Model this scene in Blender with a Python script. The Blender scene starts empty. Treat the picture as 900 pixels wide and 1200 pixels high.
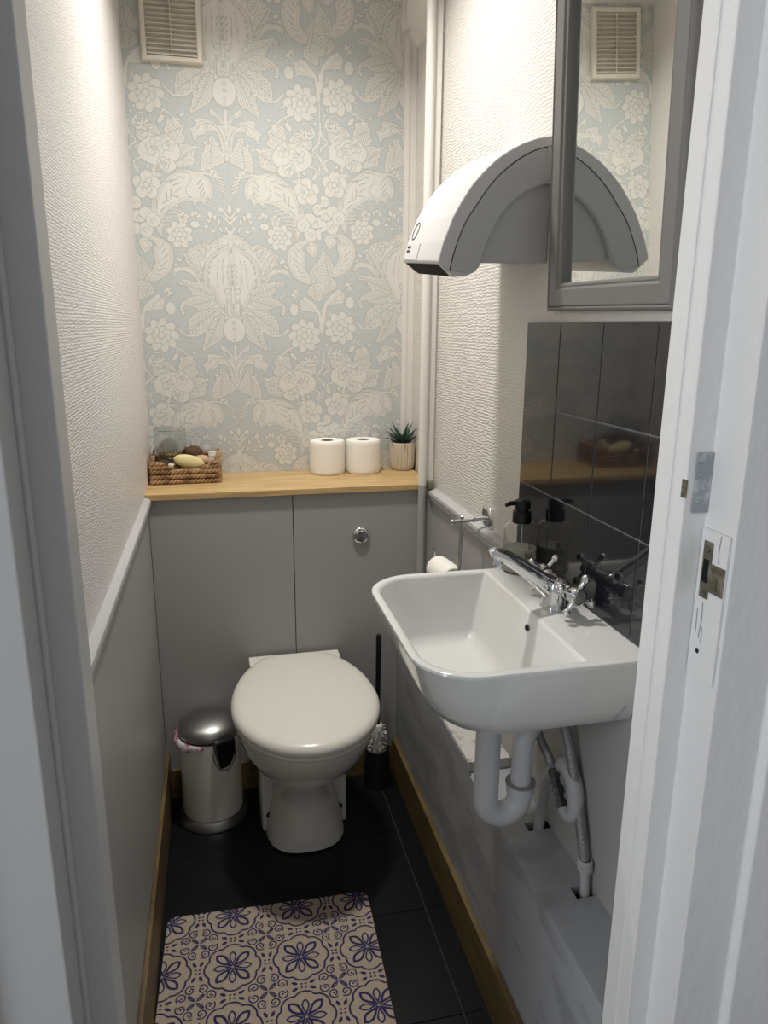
import bpy, bmesh, math, random
import numpy as np
from mathutils import Vector, Matrix
random.seed(7)
rng = np.random.RandomState(5)
PI = math.pi
S = bpy.context.scene
C = S.collection

# ------------------------------------------------------------------ materials
def lin(c):
    return tuple(((v / 255) / 12.92 if v / 255 <= 0.04045 else ((v / 255 + 0.055) / 1.055) ** 2.4) for v in c)

def mat(name, col, rough=0.5, metal=0.0, coat=0.0, spec=0.5, bump=None, var=None, trans=0.0, ior=1.45, sheen=0.0):
    """bump=(scale, strength, stretch xyz); var=(scale, second colour, stretch, low, high)"""
    m = bpy.data.materials.new(name); m.use_nodes = True
    nt = m.node_tree; n = nt.nodes; l = nt.links
    b = n['Principled BSDF']
    b.inputs['Base Color'].default_value = (*lin(col), 1)
    b.inputs['Roughness'].default_value = rough
    b.inputs['Metallic'].default_value = metal
    b.inputs['Coat Weight'].default_value = coat
    b.inputs['Specular IOR Level'].default_value = spec
    b.inputs['Transmission Weight'].default_value = trans
    b.inputs['IOR'].default_value = ior
    tc = n.new('ShaderNodeTexCoord')
    def noise(scale, stretch, detail=4):
        mp = n.new('ShaderNodeMapping'); mp.inputs['Scale'].default_value = stretch
        l.new(tc.outputs['Object'], mp.inputs['Vector'])
        t = n.new('ShaderNodeTexNoise'); t.inputs['Scale'].default_value = scale; t.inputs['Detail'].default_value = detail
        l.new(mp.outputs['Vector'], t.inputs['Vector'])
        return t
    if var:
        t = noise(var[0], var[2], 6)
        r = n.new('ShaderNodeValToRGB')
        r.color_ramp.elements[0].position = var[3]; r.color_ramp.elements[1].position = var[4]
        r.color_ramp.elements[0].color = (*lin(col), 1); r.color_ramp.elements[1].color = (*lin(var[1]), 1)
        l.new(t.outputs['Fac'], r.inputs['Fac']); l.new(r.outputs['Color'], b.inputs['Base Color'])
    if bump:
        t = noise(bump[0], bump[2] if len(bump) > 2 else (1, 1, 1))
        bp = n.new('ShaderNodeBump'); bp.inputs['Strength'].default_value = bump[1]; bp.inputs['Distance'].default_value = 0.002
        l.new(t.outputs['Fac'], bp.inputs['Height']); l.new(bp.outputs['Normal'], b.inputs['Normal'])
    return m

def pattern_mat(name, stops, rough, weave=0.0, spec=0.3):
    """colour picked from the 'pattern' attribute that carries the printed design"""
    m = bpy.data.materials.new(name); m.use_nodes = True
    nt = m.node_tree; n = nt.nodes; l = nt.links; b = n['Principled BSDF']
    a = n.new('ShaderNodeAttribute'); a.attribute_name = 'pattern'
    r = n.new('ShaderNodeValToRGB'); e = r.color_ramp.elements
    e[0].position, e[0].color = stops[0][0], (*lin(stops[0][1]), 1)
    e[1].position, e[1].color = stops[-1][0], (*lin(stops[-1][1]), 1)
    for p, c in stops[1:-1]:
        q = e.new(p); q.color = (*lin(c), 1)
    l.new(a.outputs['Fac'], r.inputs['Fac'])
    tc = n.new('ShaderNodeTexCoord')
    t = n.new('ShaderNodeTexNoise'); t.inputs['Scale'].default_value = 260; t.inputs['Detail'].default_value = 3
    mp = n.new('ShaderNodeMapping'); mp.inputs['Scale'].default_value = (1.0, 1.0, 2.4)
    l.new(tc.outputs['Object'], mp.inputs['Vector']); l.new(mp.outputs['Vector'], t.inputs['Vector'])
    mx = n.new('ShaderNodeMixRGB'); mx.blend_type = 'OVERLAY'; mx.inputs['Fac'].default_value = weave
    l.new(r.outputs['Color'], mx.inputs['Color1']); l.new(t.outputs['Fac'], mx.inputs['Color2'])
    l.new(mx.outputs['Color'], b.inputs['Base Color'])
    bp = n.new('ShaderNodeBump'); bp.inputs['Strength'].default_value = 0.25; bp.inputs['Distance'].default_value = 0.001
    l.new(a.outputs['Fac'], bp.inputs['Height']); l.new(bp.outputs['Normal'], b.inputs['Normal'])
    b.inputs['Roughness'].default_value = rough; b.inputs['Specular IOR Level'].default_value = spec
    return m

def ripple_mat(name, col, rough, scale, dist, strength, spec=0.5, stretch=(1, 1, 1)):
    """embossed vinyl wallpaper: distorted horizontal ripples plus a fine grain"""
    m = bpy.data.materials.new(name); m.use_nodes = True
    nt = m.node_tree; n = nt.nodes; l = nt.links; b = n['Principled BSDF']
    b.inputs['Base Color'].default_value = (*lin(col), 1); b.inputs['Roughness'].default_value = rough
    b.inputs['Specular IOR Level'].default_value = spec
    tc = n.new('ShaderNodeTexCoord'); mp = n.new('ShaderNodeMapping'); mp.inputs['Scale'].default_value = stretch
    l.new(tc.outputs['Object'], mp.inputs['Vector'])
    w = n.new('ShaderNodeTexWave'); w.bands_direction = 'Z'; w.inputs['Scale'].default_value = scale
    w.inputs['Distortion'].default_value = dist; w.inputs['Detail'].default_value = 3; w.inputs['Detail Scale'].default_value = 1.6
    l.new(mp.outputs['Vector'], w.inputs['Vector'])
    t = n.new('ShaderNodeTexNoise'); t.inputs['Scale'].default_value = 330; t.inputs['Detail'].default_value = 2
    l.new(mp.outputs['Vector'], t.inputs['Vector'])
    ad = n.new('ShaderNodeMath'); ad.operation = 'ADD'
    l.new(w.outputs['Fac'], ad.inputs[0]); l.new(t.outputs['Fac'], ad.inputs[1])
    bp = n.new('ShaderNodeBump'); bp.inputs['Strength'].default_value = strength; bp.inputs['Distance'].default_value = 0.0015
    l.new(ad.outputs[0], bp.inputs['Height']); l.new(bp.outputs['Normal'], b.inputs['Normal'])
    return m

def wood_mat(name, c1, c2, rough, axis_stretch, scale=9):
    m = bpy.data.materials.new(name); m.use_nodes = True
    nt = m.node_tree; n = nt.nodes; l = nt.links; b = n['Principled BSDF']
    tc = n.new('ShaderNodeTexCoord'); mp = n.new('ShaderNodeMapping'); mp.inputs['Scale'].default_value = axis_stretch
    l.new(tc.outputs['Object'], mp.inputs['Vector'])
    t = n.new('ShaderNodeTexNoise'); t.inputs['Scale'].default_value = scale; t.inputs['Detail'].default_value = 8; t.inputs['Distortion'].default_value = 0.6
    l.new(mp.outputs['Vector'], t.inputs['Vector'])
    r = n.new('ShaderNodeValToRGB'); r.color_ramp.elements[0].position = 0.32; r.color_ramp.elements[1].position = 0.68
    r.color_ramp.elements[0].color = (*lin(c1), 1); r.color_ramp.elements[1].color = (*lin(c2), 1)
    l.new(t.outputs['Fac'], r.inputs['Fac']); l.new(r.outputs['Color'], b.inputs['Base Color'])
    b.inputs['Roughness'].default_value = rough
    return m

M = dict(
    damask=pattern_mat('damask wallpaper', [(0, (192, 196, 194)), (0.4, (174, 175, 170)), (0.62, (188, 187, 180)), (1, (218, 215, 207))], 0.55, 0.25),
    matprint=pattern_mat('printed mat', [(0, (170, 155, 136)), (0.12, (170, 155, 136)), (0.4, (40, 36, 82)), (1, (40, 34, 80))], 0.75, 0.25),
    vinyl_left=ripple_mat('embossed vinyl wallpaper', (230, 225, 220), 0.33, 62, 7, 0.42, 0.5),
    vinyl_right=ripple_mat('rippled white wallpaper', (219, 215, 208), 0.5, 42, 7, 0.5, 0.3),
    ceiling=mat('ceiling paint', (232, 229, 224), 0.8),
    grey=mat('grey panel paint', (165, 163, 159), 0.42, bump=(60, 0.08)),
    greytrim=mat('light grey trim paint', (182, 181, 180), 0.4, bump=(40, 0.1)),
    ledge=mat('scuffed grey ledge paint', (158, 159, 161), 0.5, var=(5, (142, 143, 145), (1, 1, 3), 0.52, 0.6), bump=(30, 0.1)),
    bareboard=mat('dusty white board', (196, 193, 186), 0.7, var=(26, (164, 158, 148), (1, 1, 1), 0.56, 0.64)),
    whitetrim=mat('white trim paint', (226, 221, 214), 0.35, bump=(25, 0.1)),
    gloss=mat('thick white gloss paint', (230, 228, 225), 0.34, bump=(60, 0.6, (1, 1, 0.6))),
    gloss_shade=mat('shaded white door lining paint', (186, 185, 182), 0.42, bump=(30, 0.1)),  # white lining paint of the left jamb, with its shade put into the colour
    floor=mat('black floor tile', (17, 17, 19), 0.34, spec=0.35, var=(7, (23, 23, 24), (1, 1, 1), 0.4, 0.7)),
    grout=mat('dark floor grout', (74, 73, 72), 0.9),
    tile=mat('black glazed wall tile', (25, 27, 31), 0.07, coat=0.4),
    tilegrout=mat('grey tile grout', (128, 128, 128), 0.85),
    skirt=wood_mat('stained wood skirting', (84, 69, 40), (118, 98, 58), 0.5, (9, 1.0, 9), 7),
    oak=wood_mat('oak shelf', (178, 144, 94), (212, 182, 130), 0.42, (1.0, 12, 12), 7),
    ceramic=mat('white ceramic', (224, 221, 213), 0.09, coat=0.3),
    ceramic_sink=mat('white basin ceramic', (224, 223, 219), 0.08, coat=0.3),
    seat=mat('off white seat plastic', (222, 218, 208), 0.22),
    chrome=mat('chrome', (216, 217, 218), 0.09, metal=1.0),
    steel=mat('brushed steel', (172, 171, 168), 0.36, metal=1.0, bump=(60, 0.05, (1, 1, 12))),
    binbody=mat('pale satin bin paint', (224, 219, 207), 0.5),
    darksteel=mat('dull steel base', (120, 118, 114), 0.38, metal=0.8),
    black=mat('black plastic', (16, 16, 18), 0.35),
    blackgap=mat('dark gap', (10, 10, 10), 0.9),
    brushblack=mat('black brush handle', (18, 19, 26), 0.35),
    brushpot=mat('dark holder plastic', (22, 22, 22), 0.5),
    bristle=mat('white bristles', (206, 204, 194), 0.8),
    framegrey=mat('grey frame paint', (122, 120, 117), 0.38, bump=(50, 0.08)),
    mirror=mat('mirror glass', (240, 243, 240), 0.008, metal=1.0),
    dryer=mat('white dryer plastic', (208, 206, 204), 0.3),
    dryershade=mat('shaded white dryer side plastic', (186, 186, 185), 0.38),  # the white dryer plastic again, darkened to paint in shade on the sides
    print=mat('dark print', (30, 30, 34), 0.6),
    paper=mat('tissue paper', (240, 236, 227), 0.9, bump=(70, 0.35)),
    card=mat('roll core card', (128, 112, 92), 0.9),
    pot=mat('beige ribbed ceramic', (204, 192, 172), 0.6),
    soil=mat('dark soil', (58, 48, 40), 0.95, bump=(120, 0.8)),
    leaf=mat('dark green succulent', (44, 72, 60), 0.42, var=(14, (62, 92, 76), (1, 1, 1), 0.45, 0.65)),
    wicker=mat('woven seagrass', (178, 144, 106), 0.75, var=(45, (126, 96, 64), (1, 1, 1), 0.42, 0.62), bump=(140, 0.6)),
    jar=mat('clear glass', (244, 246, 244), 0.03, trans=1.0, ior=1.45),
    bottle=mat('clear bottle plastic', (250, 250, 249), 0.03, trans=1.0, ior=1.18),
    liquid=mat('pale soap liquid', (236, 234, 224), 0.15, trans=0.55, ior=1.2),
    soap=mat('pale yellow soap', (222, 206, 150), 0.6, bump=(60, 0.3)),
    cone=mat('brown dried cone', (88, 64, 46), 0.85, bump=(60, 1.0)),
    husk=mat('dark brown dried pod', (66, 50, 40), 0.85, bump=(50, 0.9)),
    shell=mat('off white shell', (218, 208, 192), 0.5),
    tan=mat('tan shell', (196, 164, 128), 0.6),
    pvc=mat('white waste pipe plastic', (214, 215, 216), 0.35),
    pvcdull=mat('painted pipe', (176, 176, 176), 0.45),
    hose=mat('braided flexible hose', (150, 150, 150), 0.42, metal=0.6, bump=(260, 0.9)),
    brass=mat('dulled metal valve', (118, 120, 118), 0.35, metal=0.9),
    rubber=mat('grey rubber washer', (150, 150, 150), 0.6),
    plate=mat('paint smeared steel plate', (160, 166, 170), 0.42, metal=0.4, var=(30, (196, 200, 202), (1, 1, 1), 0.48, 0.55)),
    aged=mat('aged bare metal', (120, 114, 96), 0.4, metal=0.7, var=(60, (160, 156, 140), (1, 1, 1), 0.45, 0.6)),
    vent=mat('cream vent plastic', (222, 214, 200), 0.45),
    linerpink=mat('pink patterned bin bag', (222, 212, 214), 0.4, var=(60, (176, 96, 118), (1, 1, 1), 0.52, 0.56)),
)

# ------------------------------------------------------------------ mesh helpers
def new():
    return bmesh.new()

def put(bm, verts, faces, mi=0):
    vs = [bm.verts.new(v) for v in verts]
    for f in faces:
        try:
            fc = bm.faces.new([vs[i] for i in f]); fc.material_index = mi
        except ValueError:
            pass
    return vs

def absorb(bm, t, mi=0):
    t.verts.ensure_lookup_table(); t.verts.index_update()
    put(bm, [v.co.copy() for v in t.verts], [[v.index for v in f.verts] for f in t.faces], mi); t.free()

def box(bm, x0, x1, y0, y1, z0, z1, bev=0.0, mi=0, seg=2, mx=None):
    t = bmesh.new(); bmesh.ops.create_cube(t, size=1)
    for v in t.verts:
        v.co = Vector(((x0 + x1) / 2 + v.co.x * (x1 - x0), (y0 + y1) / 2 + v.co.y * (y1 - y0), (z0 + z1) / 2 + v.co.z * (z1 - z0)))
    if bev: bmesh.ops.bevel(t, geom=t.edges[:], offset=bev, segments=seg, affect='EDGES', profile=0.5)
    if mx is not None: t.transform(mx)
    absorb(bm, t, mi)

def prism(bm, poly, axis, a0, a1, bev=0.0, mi=0, seg=2):
    """poly in the two other axes in xyz order, swept from a0 to a1 along axis"""
    def P(p, a):
        return {'X': (a, p[0], p[1]), 'Y': (p[0], a, p[1]), 'Z': (p[0], p[1], a)}[axis]
    t = bmesh.new(); n = len(poly)
    va = [t.verts.new(P(p, a0)) for p in poly]; vb = [t.verts.new(P(p, a1)) for p in poly]
    t.faces.new(va[::-1]); t.faces.new(vb)
    for i in range(n): t.faces.new([va[i], va[(i + 1) % n], vb[(i + 1) % n], vb[i]])
    bmesh.ops.recalc_face_normals(t, faces=t.faces[:])
    if bev: bmesh.ops.bevel(t, geom=t.edges[:], offset=bev, segments=seg, affect='EDGES', profile=0.5)
    absorb(bm, t, mi)

def loft(bm, rings, cap0=True, cap1=True, mi=0, closed=True):
    n = len(rings[0]); verts = [p for r in rings for p in r]; f = []
    for k in range(len(rings) - 1):
        for i in range(n if closed else n - 1):
            j = (i + 1) % n
            f.append([k * n + i, k * n + j, (k + 1) * n + j, (k + 1) * n + i])
    if cap0: f.append(list(range(n))[::-1])
    if cap1: f.append([(len(rings) - 1) * n + i for i in range(n)])
    put(bm, verts, f, mi)

def frame(d):
    d = Vector(d).normalized(); a = Vector((0, 0, 1)) if abs(d.z) < 0.9 else Vector((1, 0, 0))
    u = d.cross(a).normalized(); return u, d.cross(u).normalized(), d

def lathe(bm, prof, c, d=(0, 0, 1), n=32, mi=0, cap0=True, cap1=True, sx=1.0, sy=1.0):
    u, w, d = frame(d); c = Vector(c); rings = []
    if Vector(d).z > 0.99: u, w = Vector((1, 0, 0)), Vector((0, 1, 0))
    for r, h in prof:
        r = max(r, 1e-5)
        rings.append([c + d * h + u * (r * sx * math.cos(2 * PI * i / n)) + w * (r * sy * math.sin(2 * PI * i / n)) for i in range(n)])
    loft(bm, rings, cap0, cap1, mi)

def spline(pts, k=6):
    P = [Vector(p) for p in pts]; out = []
    for i in range(len(P) - 1):
        p0 = P[max(i - 1, 0)]; p1 = P[i]; p2 = P[i + 1]; p3 = P[min(i + 2, len(P) - 1)]
        for j in range(k):
            t = j / k
            out.append(0.5 * ((2 * p1) + (p2 - p0) * t + (2 * p0 - 5 * p1 + 4 * p2 - p3) * t * t + (3 * p1 - p0 - 3 * p2 + p3) * t ** 3))
    out.append(P[-1]); return out

def tube(bm, pts, r, n=12, mi=0, smooth=0, caps=True):
    P = spline(pts, smooth) if smooth else [Vector(p) for p in pts]
    m = len(P); R = r if isinstance(r, (list, tuple)) else [r]
    rr = [R[0] if len(R) == 1 else R[min(int(i / (m - 1) * (len(R) - 1)), len(R) - 2)] * (1 - ((i / (m - 1) * (len(R) - 1)) - min(int(i / (m - 1) * (len(R) - 1)), len(R) - 2))) +
          R[min(int(i / (m - 1) * (len(R) - 1)), len(R) - 2) + 1] * ((i / (m - 1) * (len(R) - 1)) - min(int(i / (m - 1) * (len(R) - 1)), len(R) - 2)) for i in range(m)]
    T = [(P[min(i + 1, m - 1)] - P[max(i - 1, 0)]).normalized() for i in range(m)]
    u, w, _ = frame(T[0]); rings = []
    for i in range(m):
        u = (u - T[i] * u.dot(T[i])).normalized(); w = T[i].cross(u)
        rings.append([P[i] + u * (rr[i] * math.cos(2 * PI * k / n)) + w * (rr[i] * math.sin(2 * PI * k / n)) for k in range(n)])
    loft(bm, rings, caps, caps, mi)

def ball(bm, c, r, s=(1, 1, 1), mi=0, n=16, rot=None, lump=0.0):
    t = bmesh.new(); bmesh.ops.create_uvsphere(t, u_segments=n, v_segments=max(6, n * 2 // 3), radius=r)
    for v in t.verts:
        k = 1 + lump * (random.random() - 0.5)
        v.co = Vector((v.co.x * s[0] * k, v.co.y * s[1] * k, v.co.z * s[2] * k))
    if rot: t.transform(Matrix.Rotation(rot[0], 4, rot[1]))
    bmesh.ops.translate(t, verts=t.verts[:], vec=Vector(c)); absorb(bm, t, mi)

def obj(name, bm, m, parent=None, angle=40, flat=False):
    me = bpy.data.meshes.new(name)
    bmesh.ops.recalc_face_normals(bm, faces=bm.faces[:])
    if parent is not None:
        bmesh.ops.translate(bm, verts=bm.verts[:], vec=-WORLD[parent.name])
    bm.to_mesh(me); bm.free()
    for x in (m if isinstance(m, (list, tuple)) else [m]): me.materials.append(M[x])
    o = bpy.data.objects.new(name, me); C.objects.link(o)
    if not flat:
        me.shade_smooth(); me.set_sharp_from_angle(angle=math.radians(angle))
        wn = o.modifiers.new('weighted', 'WEIGHTED_NORMAL'); wn.keep_sharp = True; wn.weight = 80
    if parent is not None: o.parent = parent
    WORLD[o.name] = WORLD[parent.name] if parent is not None else Vector((0, 0, 0))
    return o

WORLD = {}
def thing(name, label, cat, loc, group=None):
    o = bpy.data.objects.new(name, None); C.objects.link(o); o.location = loc
    o.empty_display_size = 0.05; WORLD[o.name] = Vector(loc); o['label'] = label; o['category'] = cat
    if group: o['group'] = group
    return o

def centre(o):
    """move a one-mesh thing's origin to its base"""
    me = o.data; xs = [v.co for v in me.vertices]
    lo = Vector((min(v.x for v in xs), min(v.y for v in xs), min(v.z for v in xs))); hi = Vector((max(v.x for v in xs), max(v.y for v in xs), max(v.z for v in xs)))
    c = Vector(((lo.x + hi.x) / 2, (lo.y + hi.y) / 2, lo.z)); me.transform(Matrix.Translation(-c)); o.location = c

def tag(o, label, cat, group=None):
    centre(o); o['label'] = label; o['category'] = cat
    if group: o['group'] = group
    return o

def struct(name, label, cat, bm, m, flat=False):
    o = obj(name, bm, m, None, flat=flat); o['kind'] = 'structure'; o['label'] = label; o['category'] = cat
    return o

# ------------------------------------------------------------------ printed patterns (drawn with numpy, stored on mesh points)
class Raster:
    def __init__(s, w, h, ppm, wrapx=False, wrapy=True):
        s.ppm = ppm; s.w = int(w * ppm); s.h = int(h * ppm); s.W = w; s.H = h; s.img = np.zeros((s.h, s.w), np.float32); s.wx = wrapx; s.wy = wrapy
    def region(s, x0, x1, y0, y1):
        i0 = int(math.floor(x0 * s.ppm)); i1 = int(math.ceil(x1 * s.ppm)) + 1; j0 = int(math.floor(y0 * s.ppm)); j1 = int(math.ceil(y1 * s.ppm)) + 1
        ii = np.arange(i0, i1); jj = np.arange(j0, j1)
        X, Y = np.meshgrid((ii + 0.5) / s.ppm, (jj + 0.5) / s.ppm)
        return ii, jj, X, Y
    def paint(s, ii, jj, mask, val):
        a = ii % s.w if s.wx else ii; b = jj % s.h if s.wy else jj
        okx = np.ones(len(ii), bool) if s.wx else (ii >= 0) & (ii < s.w); oky = np.ones(len(jj), bool) if s.wy else (jj >= 0) & (jj < s.h)
        m = mask[np.ix_(oky, okx)]; ix = np.ix_(b[oky], a[okx])
        s.img[ix] = np.where(m, val, s.img[ix])
    def dist(s, X, Y, pts, closed=False):
        d = np.full(X.shape, 1e9, np.float32); q = pts + [pts[0]] if closed else pts
        for (ax, ay), (bx, by) in zip(q[:-1], q[1:]):
            vx, vy = bx - ax, by - ay; L = vx * vx + vy * vy + 1e-9
            t = np.clip(((X - ax) * vx + (Y - ay) * vy) / L, 0, 1)
            d = np.minimum(d, (X - ax - t * vx) ** 2 + (Y - ay - t * vy) ** 2)
        return np.sqrt(d)
    def box(s, pts, pad):
        xs = [p[0] for p in pts]; ys = [p[1] for p in pts]
        return s.region(min(xs) - pad, max(xs) + pad, min(ys) - pad, max(ys) + pad)
    def stroke(s, pts, w, val=1.0, closed=False):
        ii, jj, X, Y = s.box(pts, w); s.paint(ii, jj, s.dist(X, Y, pts, closed) < w / 2, val)
    def inside(s, X, Y, pts):
        r = np.zeros(X.shape, bool)
        for (ax, ay), (bx, by) in zip(pts, pts[1:] + pts[:1]):
            if ay == by: continue
            c = (ay > Y) != (by > Y); r ^= c & (X < (bx - ax) * (Y - ay) / (by - ay) + ax)
        return r
    def poly(s, pts, val=1.0):
        ii, jj, X, Y = s.box(pts, 2); s.paint(ii, jj, s.inside(X, Y, pts), val)
    def curve(s, pts, n=5, closed=False):
        if len(pts) < 3: return list(pts)
        P = [pts[-1]] + pts + pts[:2] if closed else [pts[0]] + pts + [pts[-1]]
        out = []
        for i in range(1, len(P) - 2):
            p0, p1, p2, p3 = P[i - 1], P[i], P[i + 1], P[i + 2]
            for j in range(n):
                t = j / n; out.append(tuple(0.5 * (2 * p1[k] + (p2[k] - p0[k]) * t + (2 * p0[k] - 5 * p1[k] + 4 * p2[k] - p3[k]) * t * t + (3 * p1[k] - p0[k] - 3 * p2[k] + p3[k]) * t ** 3) for k in (0, 1)))
        if not closed: out.append(pts[-1])
        return out
    def ell(s, c, rx, ry, rot=0, val=1.0, ring=None):
        R = max(rx, ry) + 2; ii, jj, X, Y = s.region(c[0] - R, c[0] + R, c[1] - R, c[1] + R); a = math.radians(rot)
        u = (X - c[0]) * math.cos(a) + (Y - c[1]) * math.sin(a); v = -(X - c[0]) * math.sin(a) + (Y - c[1]) * math.cos(a)
        q = np.sqrt((u / rx) ** 2 + (v / ry) ** 2)
        m = q < 1 if ring is None else np.abs(q - 1) * min(rx, ry) < ring / 2
        s.paint(ii, jj, m, val)
    def down(s, k):
        return s.img.reshape(s.h // k, k, s.w // k, k).mean((1, 3))

VEIN = 0.42
def leaf(R, pts, ribs):
    c = R.curve(pts, 4, True)
    if ribs:                                            # toothed leaf edge
        q = np.array(c); nx = np.roll(q, -1, 0) - np.roll(q, 1, 0); L = np.hypot(nx[:, 0], nx[:, 1]) + 1e-6
        area = np.sum(q[:, 0] * np.roll(q[:, 1], -1) - np.roll(q[:, 0], -1) * q[:, 1]); sg = 1 if area > 0 else -1
        k = np.where(np.arange(len(q)) % 2 == 0, 1.5, -1.2) * sg
        c = [tuple(v) for v in np.stack([q[:, 0] + nx[:, 1] / L * k, q[:, 1] - nx[:, 0] / L * k], 1)]
    R.poly(c, 1.0); R.stroke(c, 1.6, VEIN, True)
    if not ribs:
        ii, jj, X, Y = R.box(c, 1); d = R.dist(X, Y, c, True)
        R.paint(ii, jj, R.inside(X, Y, c) & (np.abs(d - 4.2) < 0.65), 0.62); R.paint(ii, jj, R.inside(X, Y, c) & (np.abs(d - 9.5) < 0.7), 0.62)
    if ribs:
        a = np.array(pts, float); m = a.mean(0); u, sv, vt = np.linalg.svd(a - m); d = vt[0]; n = vt[1]
        ii, jj, X, Y = R.box(c, 1); t = (X - m[0]) * d[0] + (Y - m[1]) * d[1]; q = (X - m[0]) * n[0] + (Y - m[1]) * n[1]
        ins = R.inside(X, Y, c) & (R.dist(X, Y, c, True) > 3.5)
        R.paint(ii, jj, ins & ((np.abs(q) < 0.8) | (((t - np.abs(q) * 0.9) % 8.0) < 2.0)), VEIN)

def flower(R, c, r, n):
    for k in range(n):
        a = 360 / n * k + 20; p = (c[0] + 0.58 * r * math.cos(math.radians(a)), c[1] + 0.58 * r * math.sin(math.radians(a)))
        R.ell(p, r * 0.46, r * (1.9 / n + 0.08), a, 1.0); R.ell(p, r * 0.46, r * (1.9 / n + 0.08), a, VEIN, 1.3)
        R.stroke([c, p], 1.2, VEIN)
    if r > 30:
        for k in range(n - 2):
            a = 360 / (n - 2) * k; p = (c[0] + 0.3 * r * math.cos(math.radians(a)), c[1] + 0.3 * r * math.sin(math.radians(a)))
            R.ell(p, r * 0.26, r * 0.2, a, 1.0); R.ell(p, r * 0.26, r * 0.2, a, VEIN, 1.2)
    R.ell(c, r * 0.2, r * 0.2, 0, 1.0); R.ell(c, r * 0.2, r * 0.2, 0, VEIN, 1.6)

# half a repeat of the damask: leaves, strokes, veins, ellipses and flowers in millimetres from the pomegranate's middle

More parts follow.
